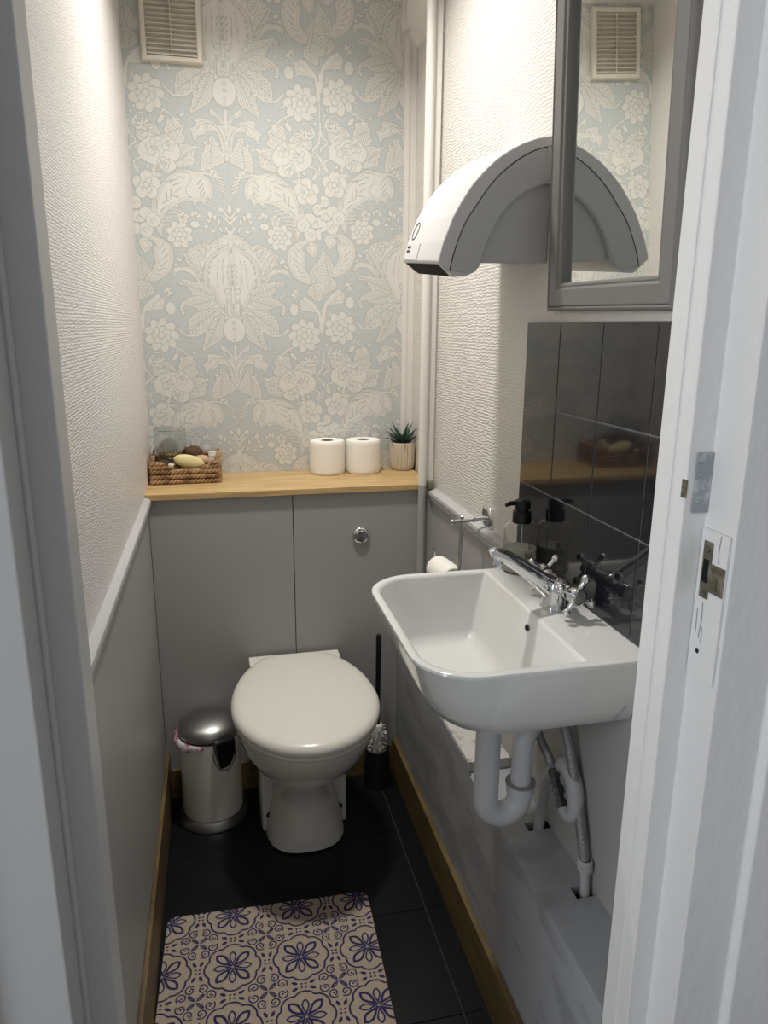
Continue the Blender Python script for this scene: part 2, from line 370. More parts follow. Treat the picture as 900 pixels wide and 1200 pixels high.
DMK= [('P',0,[(0,265),(45,262),(65,245),(98,248),(118,236),(128,222),(118,208),(104,190),(98,172),(86,150),(118,138),(112,120),(124,88),(108,60),(112,18),(80,8),(55,2),(30,20),(0,30)]),
('P',0,[(268,218),(240,190),(228,165),(234,130),(252,112),(268,108)]),('S',4,[(212,-70),(224,-60),(238,-64),(243,-77),(233,-86),(224,-80)]),
('S',4,[(150,-62),(160,-52),(172,-54),(176,-64)]),('S',4,[(60,-150),(78,-140),(96,-142)]),('S',4,[(30,-215),(44,-205),(50,-192)]),
('S',4,[(196,-120),(212,-112),(226,-118),(228,-130)]),('S',4,[(252,-150),(240,-140),(232,-150),(238,-160)]),('S',4,[(200,60),(212,68),(224,62)]),
('S',4,[(140,100),(152,108),(160,100)]),('S',4,[(252,20),(244,34),(248,48)]),('E',(8,4,30),[(205,-98)]),('E',(8,4,-30),[(222,-100)]),('E',(7,4,60),[(60,-128)]),
('E',(9,4,20),[(120,-60)]),('E',(8,4,-40),[(255,-60)]),('E',(8,4,40),[(246,-44)]),('E',(10,5,-30),[(150,205)]),('E',(9,4,30),[(160,190)]),('E',(8,4,0),[(205,-205)]),
('E',(8,4,60),[(220,-196)]),('E',(9,5,-20),[(180,110)]),('E',(8,4,30),[(190,120)]),('S',5,[(0,268),(-1,321),(-1,355)]),('E',(8,16,0),[(-1,348)]),
('S',7,[(0,296),(-18,319)]),('S',7,[(1,306),(19,327)]),('S',7,[(0,273),(-17,299)]),('S',7,[(1,275),(13,297)]),('S',7,[(2,321),(23,344)]),('E',(10,7,-40),[(24,344)]),
('S',3,[(40,276),(56,308),(54,334)]),('E',(7,10,20),[(56,330)]),('E',(5,9,0),[(43,323)]),('E',(8,5,20),[(68,297)]),('E',(9,5,10),[(50,286)]),('E',(4,12,0),[(32,312)]),
('E',(4,10,20),[(27,291)]),('E',(8,4,-50),[(61,313)]),('P',0,[(3,273),(18,278),(26,271),(43,270),(37,262),(54,255),(35,249),(48,238),(20,237),(1,234)]),
('P',0,[(2,237),(36,233),(62,216),(80,191),(87,155),(72,139),(58,114),(37,72),(-1,50)]),('V',2,[(24,212),(28,177),(26,125)]),('V',2,[(37,206),(43,171),(45,125)]),
('V',1.5,[(33,225),(58,203),(70,171),(70,126)]),('V',1.5,[(78,191),(85,155),(84,139)]),('V',4,[(0,186),(7,194)]),('V',4,[(11,183),(15,193)]),('V',4,[(0,170),(6,178)]),
('V',4,[(11,167),(15,176)]),('V',4,[(-1,154),(6,162)]),('V',4,[(11,151),(14,160)]),('V',4,[(-1,137),(6,146)]),('V',4,[(10,134),(14,144)]),('V',5,[(49,216),(51,211)]),
('V',5,[(57,203),(59,199)]),('V',5,[(63,187),(65,183)]),('V',5,[(66,171),(68,167)]),('V',5,[(68,152),(70,147)]),('V',4,[(0,152),(1,147)]),('V',4,[(0,140),(1,135)]),
('V',4,[(-1,128),(0,123)]),('V',4,[(3,122),(16,126),(24,118),(17,108),(11,112)]),('V',3,[(20,99),(19,44)]),('V',2.5,[(1,81),(7,75),(0,67)]),
('V',2.5,[(0,59),(6,55),(-1,50)]),('V',2,[(25,81),(27,44)]),('V',3,[(9,96),(15,87),(8,81)]),('P',0,[(55,249),(67,248),(82,255),(78,239),(63,229)]),
('P',1,[(73,236),(86,239),(107,244),(103,227),(89,204),(79,210)]),('P',1,[(88,150),(88,185),(102,207),(114,222),(138,224),(131,207),(137,207),(118,182),(103,159)]),
('P',0,[(91,139),(112,179),(142,187),(167,180),(170,159),(164,158),(156,169),(129,169),(108,151)]),
('P',1,[(52,92),(62,122),(89,140),(114,145),(140,150),(159,136),(133,131),(120,111),(101,100)]),
('P',1,[(49,83),(85,101),(113,103),(138,91),(156,75),(153,52),(140,51),(147,66),(137,76),(112,67),(84,66)]),
('P',1,[(28,67),(68,66),(105,57),(130,36),(134,-6),(109,-4),(81,8),(64,36)]),('S',7,[(87,5),(112,-10),(141,-10),(163,9)]),
('P',1,[(27,49),(52,45),(72,20),(73,2),(84,8),(90,-23),(98,-55),(79,-48),(61,-36),(41,-24),(34,2)]),('E',(35,38,0),[(-1,6)]),
('V',2.5,[(2,43),(24,35),(33,11),(31,-17),(17,-35),(-2,-38)]),('V',2.5,[(1,32),(7,26),(0,21)]),('V',2.5,[(-1,15),(6,9),(0,4)]),('V',2.5,[(-1,-5),(5,-11),(-1,-16)]),
('V',2.5,[(-2,-17),(5,-23),(-2,-29)]),('P',0,[(1,-82),(13,-60),(42,-35),(42,-55),(22,-65),(3,-104)]),('S',9,[(0,-41),(-2,-129)]),
('P',0,[(1,-132),(8,-98),(24,-80),(47,-67),(79,-64),(85,-73),(83,-82),(101,-95),(96,-106),(89,-127),(79,-112),(57,-105),(51,-86),(33,-90),(20,-104),(13,-132)]),
('V',2,[(7,-123),(21,-94),(46,-77),(68,-82),(81,-95)]),('P',0,[(-3,-173),(-11,-169),(-2,-109),(3,-78),(25,-81),(51,-78),(53,-97),(31,-97),(21,-113),(11,-170)]),
('V',2,[(6,-84),(1,-116),(-1,-154)]),('V',2,[(28,-88),(12,-106),(6,-147)]),
('P',1,[(5,-171),(19,-141),(34,-113),(49,-110),(48,-132),(60,-129),(63,-151),(70,-153),(75,-201),(52,-196),(27,-186)]),
('S',6,[(106,-210),(64,-208),(41,-215),(33,-206),(42,-199),(49,-206)]),('S',5,[(40,-215),(19,-218)]),('S',5,[(33,-221),(15,-229)]),('S',5,[(31,-231),(12,-239)]),
('S',5,[(28,-240),(11,-248)]),('S',5,[(24,-250),(11,-258)]),('S',3,[(14,-258),(14,-273)]),
('P',0,[(125,449),(89,443),(56,428),(43,397),(52,369),(61,376),(70,354),(83,366),(101,351),(104,364),(123,363),(152,350),(175,334),(189,309),(190,264),(207,284),(216,323),(210,357),(203,376),(190,403),(171,424),(148,442)]),
('V',2.5,[(187,410),(155,436),(125,442),(105,434),(108,412),(120,400),(117,382),(106,375)]),('V',4,[(154,405),(131,413)]),('V',4,[(164,412),(141,423)]),
('V',4,[(177,412),(157,418)]),('V',4,[(141,429),(121,425)]),('V',4,[(150,386),(134,398)]),('V',4,[(160,377),(140,373)]),('V',4,[(164,368),(160,396)]),
('V',4,[(174,362),(173,387)]),('V',4,[(186,356),(169,365)]),('V',4,[(192,335),(176,350)]),('V',4,[(202,341),(203,367)]),('V',4,[(75,426),(88,408)]),
('V',4,[(70,414),(86,396)]),('V',4,[(70,401),(82,383)]),('V',4,[(68,391),(77,377)]),('S',4.5,[(129,346),(159,352)]),('S',4.5,[(137,337),(165,342)]),
('S',4.5,[(148,330),(175,332)]),('S',4.5,[(161,320),(186,318)]),('S',4.5,[(164,310),(189,308)]),('S',4.5,[(170,301),(191,296)]),('S',4,[(211,370),(216,342),(215,335)]),
('F',(38,5),[(227,402)]),('F',(38,8),[(144,273)]),('E',(21,17,0),[(254,319)]),('E',(20,21,0),[(236,284)]),('E',(17,17,0),[(260,355)]),('E',(19,17,0),[(234,328)]),
('E',(20,20,0),[(215,310)]),('E',(14,17,0),[(264,286)]),('V',2.5,[(245,314),(253,323),(261,315),(254,308)]),('V',2.5,[(228,282),(236,290),(244,282),(236,276)]),
('V',2.5,[(206,307),(215,315),(222,307),(214,300)]),('V',2.5,[(248,353),(257,361),(264,353),(257,346)]),('F',(16,5),[(132,320)]),('E',(14,10,0),[(100,302)]),
('E',(9,5,30),[(88,326)]),('E',(5,10,-20),[(105,331)]),('E',(5,8,20),[(96,334)]),
('P',0,[(212,267),(188,258),(168,238),(164,206),(176,173),(200,150),(238,140),(240,165),(227,175),(217,197),(222,232),(211,239),(219,254),(232,256),(222,249),(226,233),(245,219),(258,241),(255,258),(236,267)]),
('V',3.5,[(184,239),(197,220)]),('V',3.5,[(180,219),(200,200)]),('V',3.5,[(183,200),(203,184)]),('V',3.5,[(191,180),(211,174)]),('V',3.5,[(204,164),(221,161)]),
('V',3.5,[(191,245),(201,233)]),('P',1,[(275,231),(259,211),(255,195),(244,181),(246,165),(237,148),(238,132),(275,127)]),
('P',1,[(268,142),(241,142),(224,126),(226,111),(243,99),(267,93)]),('E',(14,19,0),[(182,67)]),('S',3,[(185,97),(187,129)]),('S',4,[(186,116),(177,128)]),
('S',4,[(187,116),(199,135)]),('S',4,[(186,103),(175,115)]),('S',4,[(186,101),(199,117)]),('S',10,[(215,102),(240,83),(260,53),(263,3)]),
('P',0,[(198,86),(201,98),(221,96),(243,74),(252,59),(226,62),(204,65)]),('F',(49,9),[(213,-10)]),('S',7,[(271,85),(270,-4),(271,-154)]),
('S',5,[(127,-73),(139,-70),(165,-51),(180,-45)]),('S',5,[(139,-70),(137,-82)]),('E',(15,7,50),[(177,-73)]),('S',5,[(153,-26),(166,-19)]),
('S',5,[(208,-79),(223,-86),(239,-89),(252,-83)]),('S',5,[(216,-73),(219,-89)]),('S',5,[(226,-73),(229,-92)]),('S',6,[(243,-70),(252,-86),(242,-99),(229,-95)]),
('P',1,[(140,-71),(164,-73),(164,-88),(172,-99),(168,-111),(181,-117),(161,-148),(125,-132),(112,-117),(123,-105),(115,-93),(127,-78)]),
('P',1,[(178,-117),(189,-93),(211,-85),(221,-93),(237,-95),(247,-108),(239,-130),(211,-133),(188,-134)]),
('P',1,[(83,-131),(96,-139),(103,-133),(125,-135),(155,-142),(160,-184),(142,-196),(121,-194),(98,-188),(89,-174),(95,-166),(84,-161),(89,-152)]),
('E',(59,38,0),[(187,-156)]),('F',(20,5),[(162,-136)]),('F',(24,6),[(198,-149)]),('E',(25,17,0),[(167,-192)]),('F',(17,5),[(177,-187)]),('V',2.5,[(115,-156),(116,-157)]),
('V',2.5,[(115,-162),(116,-163)]),('V',2.5,[(115,-168),(116,-169)]),('V',2.5,[(122,-156),(123,-157)]),('V',2.5,[(122,-162),(123,-163)]),('V',2.5,[(121,-168),(122,-169)]),
('V',2.5,[(128,-156),(129,-157)]),('V',2.5,[(128,-162),(129,-163)]),('V',2.5,[(128,-168),(129,-169)]),('S',6,[(237,-175),(257,-186),(247,-208)]),
('S',5,[(247,-211),(263,-195),(266,-173)]),('S',6,[(268,-81),(264,-112),(248,-132),(265,-149),(271,-164)]),('S',6,[(194,-168),(206,-207)]),
('P',0,[(180,-216),(210,-210),(227,-218),(193,-226)])]

def damask_tile():
    R = Raster(268, 648, 2)
    for k, a, p in DMK:
        p = [(q[0], q[1]) for q in p]
        if k == 'P': leaf(R, p, a)
    for k, a, p in DMK:
        p = [(q[0], q[1]) for q in p]
        if k == 'E': R.ell(p[0], a[0], a[1], -a[2], 1.0); R.ell(p[0], a[0], a[1], -a[2], VEIN, 1.2)
        elif k == 'F': flower(R, p[0], a[0], a[1])
        elif k == 'S': R.stroke(R.curve(p), a, 1.0)
    for k, a, p in DMK:
        if k == 'V': R.stroke(R.curve([(q[0], q[1]) for q in p]), max(a * 0.55, 1.3), VEIN)
    return R.down(2)            # one value per millimetre, half a repeat wide (mirrored about both edges)

def sample(img, a, b):
    h, w = img.shape
    i = np.clip(a, 0, w - 1.001); i0 = i.astype(int); f = i - i0; i1 = np.minimum(i0 + 1, w - 1)
    j = b % h; j0 = j.astype(int) % h; g = j - np.floor(j); j1 = (j0 + 1) % h
    return (img[j0, i0] * (1 - f) + img[j0, i1] * f) * (1 - g) + (img[j1, i0] * (1 - f) + img[j1, i1] * f) * g

def grid_object(name, U, V, to3d, pattern, material, extra=None):
    nu, nv = len(U), len(V); uu, vv = np.meshgrid(U, V); co = to3d(uu.ravel(), vv.ravel())
    k = np.arange(nu * nv).reshape(nv, nu)
    f = np.stack([k[:-1, :-1], k[:-1, 1:], k[1:, 1:], k[1:, :-1]], -1).reshape(-1, 4)
    pat = pattern(uu.ravel(), vv.ravel()).astype(np.float32)
    if extra is not None:                              # the sides and back of the sheet, so it has thickness
        c = np.array([co[k[0, 0]], co[k[0, -1]], co[k[-1, -1]], co[k[-1, 0]]]); b = c + np.array(extra); n0 = len(co)
        co = np.concatenate([co, c, b]); pat = np.concatenate([pat, np.zeros(8, np.float32)])
        sd = [[n0 + i, n0 + 4 + i, n0 + 4 + (i + 1) % 4, n0 + (i + 1) % 4] for i in range(4)] + [[n0 + 7, n0 + 6, n0 + 5, n0 + 4]]
        f = np.concatenate([f, np.array(sd)])
    me = bpy.data.meshes.new(name); me.vertices.add(len(co)); me.vertices.foreach_set('co', co.astype(np.float32).ravel())
    me.loops.add(f.size); me.loops.foreach_set('vertex_index', f.astype(np.int32).ravel())
    me.polygons.add(len(f)); me.polygons.foreach_set('loop_start', np.arange(0, f.size, 4, dtype=np.int32))
    me.update(calc_edges=True); me.validate()
    at = me.attributes.new('pattern', 'FLOAT', 'POINT'); at.data.foreach_set('value', pat)
    me.materials.append(M[material]); o = bpy.data.objects.new(name, me); C.objects.link(o); WORLD[o.name] = Vector((0, 0, 0))
    return o

# ------------------------------------------------------------------ the room shell
XR = 0.8242; YB = 0.2715; ZC = 2.30; ZS = 0.949; YD0 = -1.28; YD1 = -1.393

DT = damask_tile()
def wall_pattern(x, z):
    a = (x - 0.267) * 1000; up = np.where(a > 268, 23.0, 0.0)
    t = np.abs(((a + 268) % 536) - 268)
    return sample(DT, t, (z - 1.38) * 1000 - up)
o = grid_object('wall_back', np.arange(-0.002, 0.8262, 0.002), np.arange(0.92, 2.32, 0.002),
                lambda u, v: np.stack([u, np.full_like(u, YB), v], -1), wall_pattern, 'damask', (0, 0.1, 0))
o['kind'] = 'structure'; o['label'] = 'back wall papered in pale blue and cream floral damask above the shelf'; o['category'] = 'wall'

b = new(); box(b, -0.12, 0, YD0 - 0.02, YB + 0.1, 0.0, 2.9)
struct('wall_left', 'left wall in glossy white embossed wallpaper above the dado rail', 'wall', b, 'vinyl_left')
b = new(); box(b, 0.0, 0.006, YD0, -0.004, 0.0, 0.925, 0.001)
struct('wall_left_lower', 'flat grey panelling on the left wall below the dado rail', 'wall panel', b, 'grey')
b = new(); box(b, XR, XR + 0.12, YD0 - 0.02, YB + 0.1, 0.0, 2.9)
struct('wall_right', 'right wall in white rippled wallpaper behind the hand dryer', 'wall', b, 'vinyl_right')
b = new(); box(b, 0.816, XR, YD0 + 0.001, -0.002, 0.40, 0.915, 0.001)
struct('wall_right_lower', 'flat grey panelling on the right wall under the basin', 'wall panel', b, 'grey')
b = new(); prism(b, [(YB + 0.1, 2.277), (YB, 2.301), (YD1, 2.76), (YD1, 2.86), (YB + 0.1, 2.40)], 'X', -0.12, XR + 0.12)
struct('ceiling', 'plain white sloping ceiling over the small toilet room', 'ceiling', b, 'ceiling')

b = new(); box(b, -0.3, 1.3, -2.6, YB + 0.1, -0.05, -0.003, 0, 1)
gx = [-0.3, 0.65, 1.3]
for i in range(2):
    for j in range(-9, 2):
        box(b, max(gx[i], -0.3) + 0.001, min(gx[i + 1], 1.3) - 0.001, j * 0.295 + 0.0, j * 0.295 + 0.293, -0.01, 0.0, 0.0009, 0, 1)
struct('floor', 'black glossy floor tiles with thin pale joints', 'floor', b, ['floor', 'grout'])

# boxing that hides the cistern: two painted boards with an open joint
b = new()
box(b, 0.0, XR, 0.03, YB, 0.0, 0.925, 0, 1)
box(b, 0.0065, 0.4022, 0.0, 0.03, 0.0, 0.9315, 0.0012); box(b, 0.4042, 0.80, 0.0, 0.03, 0.0, 0.9315, 0.0012)
for sx, sz in ((0.03, 0.918), (0.375, 0.919), (0.43, 0.914), (0.735, 0.913)):
    lathe(b, [(0.0035, 0.0), (0.003, 0.0012)], (sx, 0.0, sz), (0, -1, 0), 10, 0)
struct('wall_back_lower', 'grey painted boards boxing in the cistern under the oak shelf', 'wall panel', b, ['grey', 'blackgap'])

# low ledge along the right wall
b = new()
hole = [(0.772, -0.868), (0.812, -0.868), (0.812, -0.892), (0.772, -0.892)]
box(b, 0.7145, XR, YD0 + 0.001, -0.001, 0.0, 0.412, 0.001)
box(b, 0.7145, XR, -0.868, -0.001, 0.412, 0.430, 0.001); box(b, 0.7145, XR, -1.048, -0.892, 0.412, 0.430, 0.001)
box(b, 0.7145, XR, YD0 + 0.001, -1.076, 0.412, 0.430, 0.001)
for y0, y1, xa, xb in ((-0.892, -0.868, 0.768, 0.816), (-1.076, -1.048, 0.778, 0.818)):
    box(b, 0.7145, xa, y0, y1, 0.412, 0.430); box(b, xb, XR, y0, y1, 0.412, 0.430)
    box(b, xa, xb, y0, y1, 0.412, 0.4125, 0, 1)
box(b, 0.7135, 0.7155, -0.69, -0.001, 0.430, 0.452, 0.0008)
struct('wall_right_ledge', 'low grey boxed ledge running along the floor under the basin', 'boxing', b, ['ledge', 'blackgap'])
b = new(); box(b, 0.7155, 0.815, -0.68, -0.002, 0.4305, 0.4555, 0.001)
tag(obj('ledge_board', b, 'bareboard'), 'dusty bare white board lying on the ledge beneath the basin', 'board')

# dado rails, skirting, corner mouldings
def rail(x, sgn, y0, y1, zt, zb, d):
    b = new(); h = zt - zb
    prof = [(0, zt), (d * 0.45, zt - 0.001), (d * 0.9, zt - h * 0.14), (d, zt - h * 0.3), (d * 0.9, zt - h * 0.46), (d * 0.62, zt - h * 0.55), (d * 0.62, zt - h * 0.62),
            (d * 0.72, zt - h * 0.72), (d * 0.6, zt - h * 0.86), (d * 0.3, zb), (0, zb)]
    prism(b, [(x + sgn * p, z) for p, z in prof], 'Y', y0, y1); return b
struct('trim_1', 'pale grey moulded dado rail along the left wall', 'dado rail', rail(0.0, 1, YD0 + 0.001, -0.014, 0.942, 0.893, 0.017), 'greytrim')
struct('trim_2', 'pale grey moulded dado rail along the right wall behind the roll holder', 'dado rail', rail(XR, -1, -0.642, -0.014, 0.936, 0.892, 0.024), 'greytrim')
b = new(); box(b, 0.0065, 0.0165, YD0 + 0.001, 0.0, 0.0, 0.152, 0.0015)
struct('baseboard_left', 'brown stained wooden skirting board at the foot of the left wall', 'skirting', b, 'skirt')
b = new(); box(b, 0.7005, 0.714, YD0 + 0.001, -0.012, 0.0, 0.124, 0.0015)
struct('baseboard_right', 'brown stained wooden skirting board at the foot of the right ledge', 'skirting', b, 'skirt')
b = new(); box(b, 0.017, 0.70, -0.011, -0.0005, 0.0, 0.095, 0.0015)
struct('baseboard_back', 'brown wooden skirting board behind the toilet and the bin', 'skirting', b, 'skirt')
b = new()
box(b, 0.787, XR, YB - 0.008, YB, ZS, 2.26, 0.001); box(b, 0.790, 0.802, YB - 0.011, YB - 0.006, ZS, 2.20, 0.001)
struct('trim_3', 'white board strip in the far right corner beside the damask paper', 'trim', b, 'whitetrim')
b = new(); put(b, [(0.784, YB, 2.232), (XR, YB, 2.182), (XR, YB, ZC), (0.784, YB, ZC), (0.790, -0.004, 2.262), (XR, -0.004, 2.215), (XR, -0.004, ZC), (0.790, -0.004, ZC)],
                  [(0, 1, 2, 3), (7, 6, 5, 4), (0, 4, 5, 1), (0, 3, 7, 4), (1, 5, 6, 2), (3, 2, 6, 7)])
box(b, 0.776, 0.792, YB - 0.03, YB, 2.222, ZC, 0.002)
struct('trim_4', 'white sloping coving block at the top of the far right corner', 'coving', b, 'whitetrim')
def bead(z0, z1):
    b = new(); box(b, 0.776, 0.817, -0.010, -0.0005, z0, z1, 0.001)
    prism(b, [(0.785 + 0.0125 * math.cos(a), -0.0105 - 0.0125 * math.sin(a)) for a in np.linspace(0, PI, 13)], 'Z', z0, z1); return b
struct('trim_5', 'white half-round moulding strip rising from the right end of the shelf', 'moulding', bead(0.9465, 2.235), 'whitetrim')
struct('trim_6', 'grey half-round moulding strip below the right end of the shelf', 'moulding', bead(0.456, 0.9460), 'grey')
b = new(); box(b, 0.799, 0.816, -0.030, -0.0145, 0.9365, 0.958, 0.001)
struct('trim_7', 'small unpainted wooden block on the end of the right dado rail', 'trim', b, 'aged')

# door lining without its door: stop, rebate and front edge on both sides
def lining(b, pts):
    prism(b, pts, 'Z', 0.0, 2.12, 0.0025, 0, 2)
b = new()
lining(b, [(0.7145, YD0), (0.7145, -1.340), (0.745, -1.340), (0.745, YD1), (0.814, YD1), (0.818, -1.405), (1.10, -1.405), (1.10, YD0)])
box(b, 0.7130, 0.7160, -1.3135, -1.3080, 0.0, 2.1, 0.001)
lining_r = b
struct('door_1', 'right jamb of the white painted door lining with worn gloss paint', 'door frame', b, 'gloss')
b = new()
lining(b, [(0.060, YD0), (-0.25, YD0), (-0.25, -1.405), (-0.050, -1.405), (-0.046, YD1), (0.029, YD1), (0.029, -1.340), (0.062, -1.340)])
box(b, 0.028, 0.035, -1.349, -1.339, 0.0, 2.1, 0.003)
struct('door_2', 'left jamb of the white painted, shade-darkened door lining in the near foreground', 'door frame', b, 'gloss_shade')
b = new(); box(b, -0.25, 1.10, YD1, YD0, 2.12, 2.9, 0.002)
struct('wall_front', 'white wall over the doorway', 'wall', b, 'ceiling')

# ------------------------------------------------------------------ splashback tiles
b = new(); T0, TW, TH, TZ = -0.6434, 0.1541, 0.1608, 1.4096
box(b, 0.8175, XR - 0.0002, YD0 + 0.001, T0, 0.9255, TZ, 0, 1)
ys = [T0, T0 - 0.1491, T0 - 0.1491 - TW, T0 - 0.1491 - 2 * TW, T0 - 0.1491 - 3 * TW]
for i in range(4):
    for k in range(4):
        z1 = TZ - k * TH; z0 = max(TZ - (k + 1) * TH, 0.926)
        if z1 - z0 < 0.02: continue
        box(b, 0.816, 0.8235, ys[i + 1] + (0.0012 if i < 3 else 0), ys[i] - 0.0012, z0 + 0.0012, z1 - 0.0012, 0.0011)
struct('wall_right_tiles', 'glossy black square tiles on the right wall above the basin', 'tiles', b, ['tile', 'tilegrout'], flat=True)

# ------------------------------------------------------------------ shelf and what stands on it
b = new(); box(b, 0.0005, 0.8175, -0.012, 0.2695, 0.932, 0.949, 0.0012)
tag(obj('wooden_shelf', b, 'oak'), 'long oak board shelf on top of the grey boxing', 'shelf')

def tissue_roll(c, d, r=0.055, h=0.104, rc=0.02):
    t = new(); prof = [(rc, 0.0005), (r - 0.004, 0), (r - 0.001, 0.003), (r, 0.012), (r + 0.0006, h * 0.5), (r, h - 0.012), (r - 0.001, h - 0.003), (r - 0.004, h), (rc, h - 0.0005), (rc, h * 0.5)]
    lathe(t, prof + [prof[0]], c, d, 48, 0, False, False); return t
def roll_core(c, d, h=0.104, rc=0.02):
    t = new(); lathe(t, [(rc, 0.0008), (rc, h - 0.0008), (rc - 0.0012, h - 0.0008), (rc - 0.0012, 0.0008), (rc, 0.0008)], c, d, 32, 0, False, False); return t
def toilet_roll(loc, d, label, group, r=0.055, h=0.104):
    t = thing('toilet_roll', label, 'toilet roll', loc, group)
    obj('tissue', tissue_roll(loc, d, r, h), 'paper', t); obj('cardboard_core', roll_core(loc, d, h), 'card', t); return t
r1 = toilet_roll((0.536, 0.212, 0.949), (0, 0, 1), 'white toilet roll standing on the oak shelf, nearer the basket', 'spare toilet rolls on the shelf')
def copy_tree(root, loc, label):
    r = root.copy(); C.objects.link(r); r.location = loc; r['label'] = label
    for ch in list(root.children):
        c = ch.copy(); C.objects.link(c); c.parent = r
    return r
copy_tree(r1, (0.6505, 0.209, 0.949), 'white toilet roll standing on the oak shelf, nearer the potted succulent')

# succulent in its ribbed pot
px, py, pz = 0.783, 0.226, 0.949
t = thing('potted_succulent', 'small dark green spiky succulent in a beige ribbed pot on the oak shelf', 'plant', (px, py, pz))
b = new(); rings = []; NP = 234
for r, h, k in [(0.030, 0, 0), (0.0335, 0.002, 0.2), (0.0365, 0.012, 1), (0.0388, 0.03, 1), (0.0398, 0.06, 1), (0.040, 0.082, 1), (0.0398, 0.088, 0), (0.0385, 0.090, 0), (0.036, 0.088, 0), (0.035, 0.076, 0)]:
    rings.append([Vector((px + (r + k * 0.0019 * math.cos(26 * 2 * PI * i / NP)) * math.cos(2 * PI * i / NP), py + (r + k * 0.0019 * math.cos(26 * 2 * PI * i / NP)) * math.sin(2 * PI * i / NP), pz + h)) for i in range(NP)])
loft(b, rings, True, False); obj('pot', b, 'pot', t, 60)
b = new(); lathe(b, [(0.0352, 0.074), (0.02, 0.078), (0.0, 0.079)], (px, py, pz), (0, 0, 1), 24); obj('soil', b, 'soil', t)
leaves = [(i * 137.5, 0.30 + 0.62 * (i / 17) ** 0.8, 0.088 - 0.026 * (i / 17)) for i in range(18)]
for az, tilt, L in leaves:
    a = math.radians(az); d = Vector((math.cos(a), math.sin(a), 0)); base = Vector((px, py, pz + 0.073)) + d * 0.006
    b = new(); rings = []; side = Vector((-d.y, d.x, 0))
    for k in range(9):
        s = k / 8; ang = tilt * (0.65 + 0.5 * s); p = base + d * (math.sin(ang) * L * s) + Vector((0, 0, math.cos(ang) * L * s))
        w = (0.0078 * (1 - s) ** 0.75 + 0.0003) * (0.75 + 0.5 * math.sin(min(s * 3, 1) * PI / 2)); th = w * 0.42
        nn = (Vector((0, 0, 1)) * math.sin(ang) - d * math.cos(ang)) * 1
        rings.append([p + side * (w * math.cos(q)) + nn * (th * math.sin(q) - 0.4 * th * math.cos(q) ** 2 * -1) for q in np.linspace(0, 2 * PI, 11)[:-1]])
    loft(b, rings); obj('leaf', b, 'leaf', t, 70)

# seagrass basket: plaited rows round four sides, low in the middle of the front
bx0, bx1, by0, by1, bz = 0.006, 0.208, 0.118, 0.262, 0.949
t = thing('basket', 'small rectangular woven seagrass basket on the left end of the oak shelf', 'basket', ((bx0 + bx1) / 2, (by0 + by1) / 2, bz))
def plait(b, p, q, r=0.0058):
    p = Vector(p); q = Vector(q); L = (q - p).length; d = (q - p).normalized(); n = Vector((0, 0, 1)).cross(d); m = max(8, int(L / 0.0032))
    for ph in (0, 2 * PI / 3, 4 * PI / 3):
        pts = []
        for k in range(m + 1):
            s = k / m * L; w = 2 * PI * s / 0.034 + ph
            pts.append(p + d * s + n * (math.cos(w * 1) * 0.0042) + Vector((0, 0, math.sin(w * 2) * 0.0034)))
        tube(b, pts, r * 0.72, 7)
b = new()
for k in range(5):
    z = bz + 0.0075 + k * 0.0148
    i = 0.006
    if k < 3: plait(b, (bx0 + i, by0 + i, z), (bx1 - i, by0 + i, z))
    elif k == 3: plait(b, (bx0 + i, by0 + i, z - 0.002), (bx0 + 0.065, by0 + i, z - 0.004)); plait(b, (bx1 - 0.055, by0 + i, z - 0.004), (bx1 - i, by0 + i, z - 0.001))
    else: plait(b, (bx0 + i, by0 + i, z - 0.004), (bx0 + 0.042, by0 + i, z - 0.008)); plait(b, (bx1 - 0.034, by0 + i, z - 0.008), (bx1 - i, by0 + i, z - 0.003))
    plait(b, (bx1 - i, by0 + i, z), (bx1 - i, by1 - i, z)); plait(b, (bx1 - i, by1 - i, z), (bx0 + i, by1 - i, z)); plait(b, (bx0 + i, by1 - i, z), (bx0 + i, by0 + i, z))
obj('woven_side', b, 'wicker', t, 70)
for cx, cy in ((bx0 + 0.006, by0 + 0.006), (bx1 - 0.006, by0 + 0.006), (bx0 + 0.006, by1 - 0.006), (bx1 - 0.006, by1 - 0.006)):
    b = new(); tube(b, [(cx, cy, bz + 0.001), (cx, cy, bz + 0.04), (cx, cy, bz + 0.082)], [0.0055, 0.006, 0.0045], 10); obj('corner_post', b, 'wicker', t)
b = new(); box(b, bx0 + 0.008, bx1 - 0.008, by0 + 0.008, by1 - 0.008, bz + 0.0005, bz + 0.006, 0.001); obj('base', b, 'wicker', t)

b = new(); jc = (0.063, 0.2085, bz + 0.0065)
lathe(b, [(0.0, 0), (0.040, 0), (0.0435, 0.003), (0.0445, 0.02), (0.0455, 0.10), (0.0462, 0.142), (0.0456, 0.1435), (0.0446, 0.1425), (0.0432, 0.10), (0.0422, 0.02), (0.040, 0.008), (0.0, 0.007)], jc, (0, 0, 1), 40, 0, False, False)
tag(obj('glass_jar', b, 'jar'), 'clear empty glass jar standing in the left of the basket', 'jar')
def lump(name, label, cat, c, r, s, m, l=0.12, n=16, rot=None):
    b = new(); ball(b, c, r, s, 0, n, rot, l); return tag(obj(name, b, m, None, 60), label, cat)
lump('bath_soap', 'pale yellow oval soap bar leaning in the front dip of the basket', 'soap', (0.117, 0.147, 1.010), 0.026, (1.75, 0.55, 0.78), 'soap', 0.03, 24, (math.radians(14), 'Y'))
lump('dried_pod', 'dark brown dried seed pod heaped in the left front of the basket', 'dried pod', (0.044, 0.150, 0.992), 0.030, (1.0, 0.62, 0.85), 'husk', 0.22)
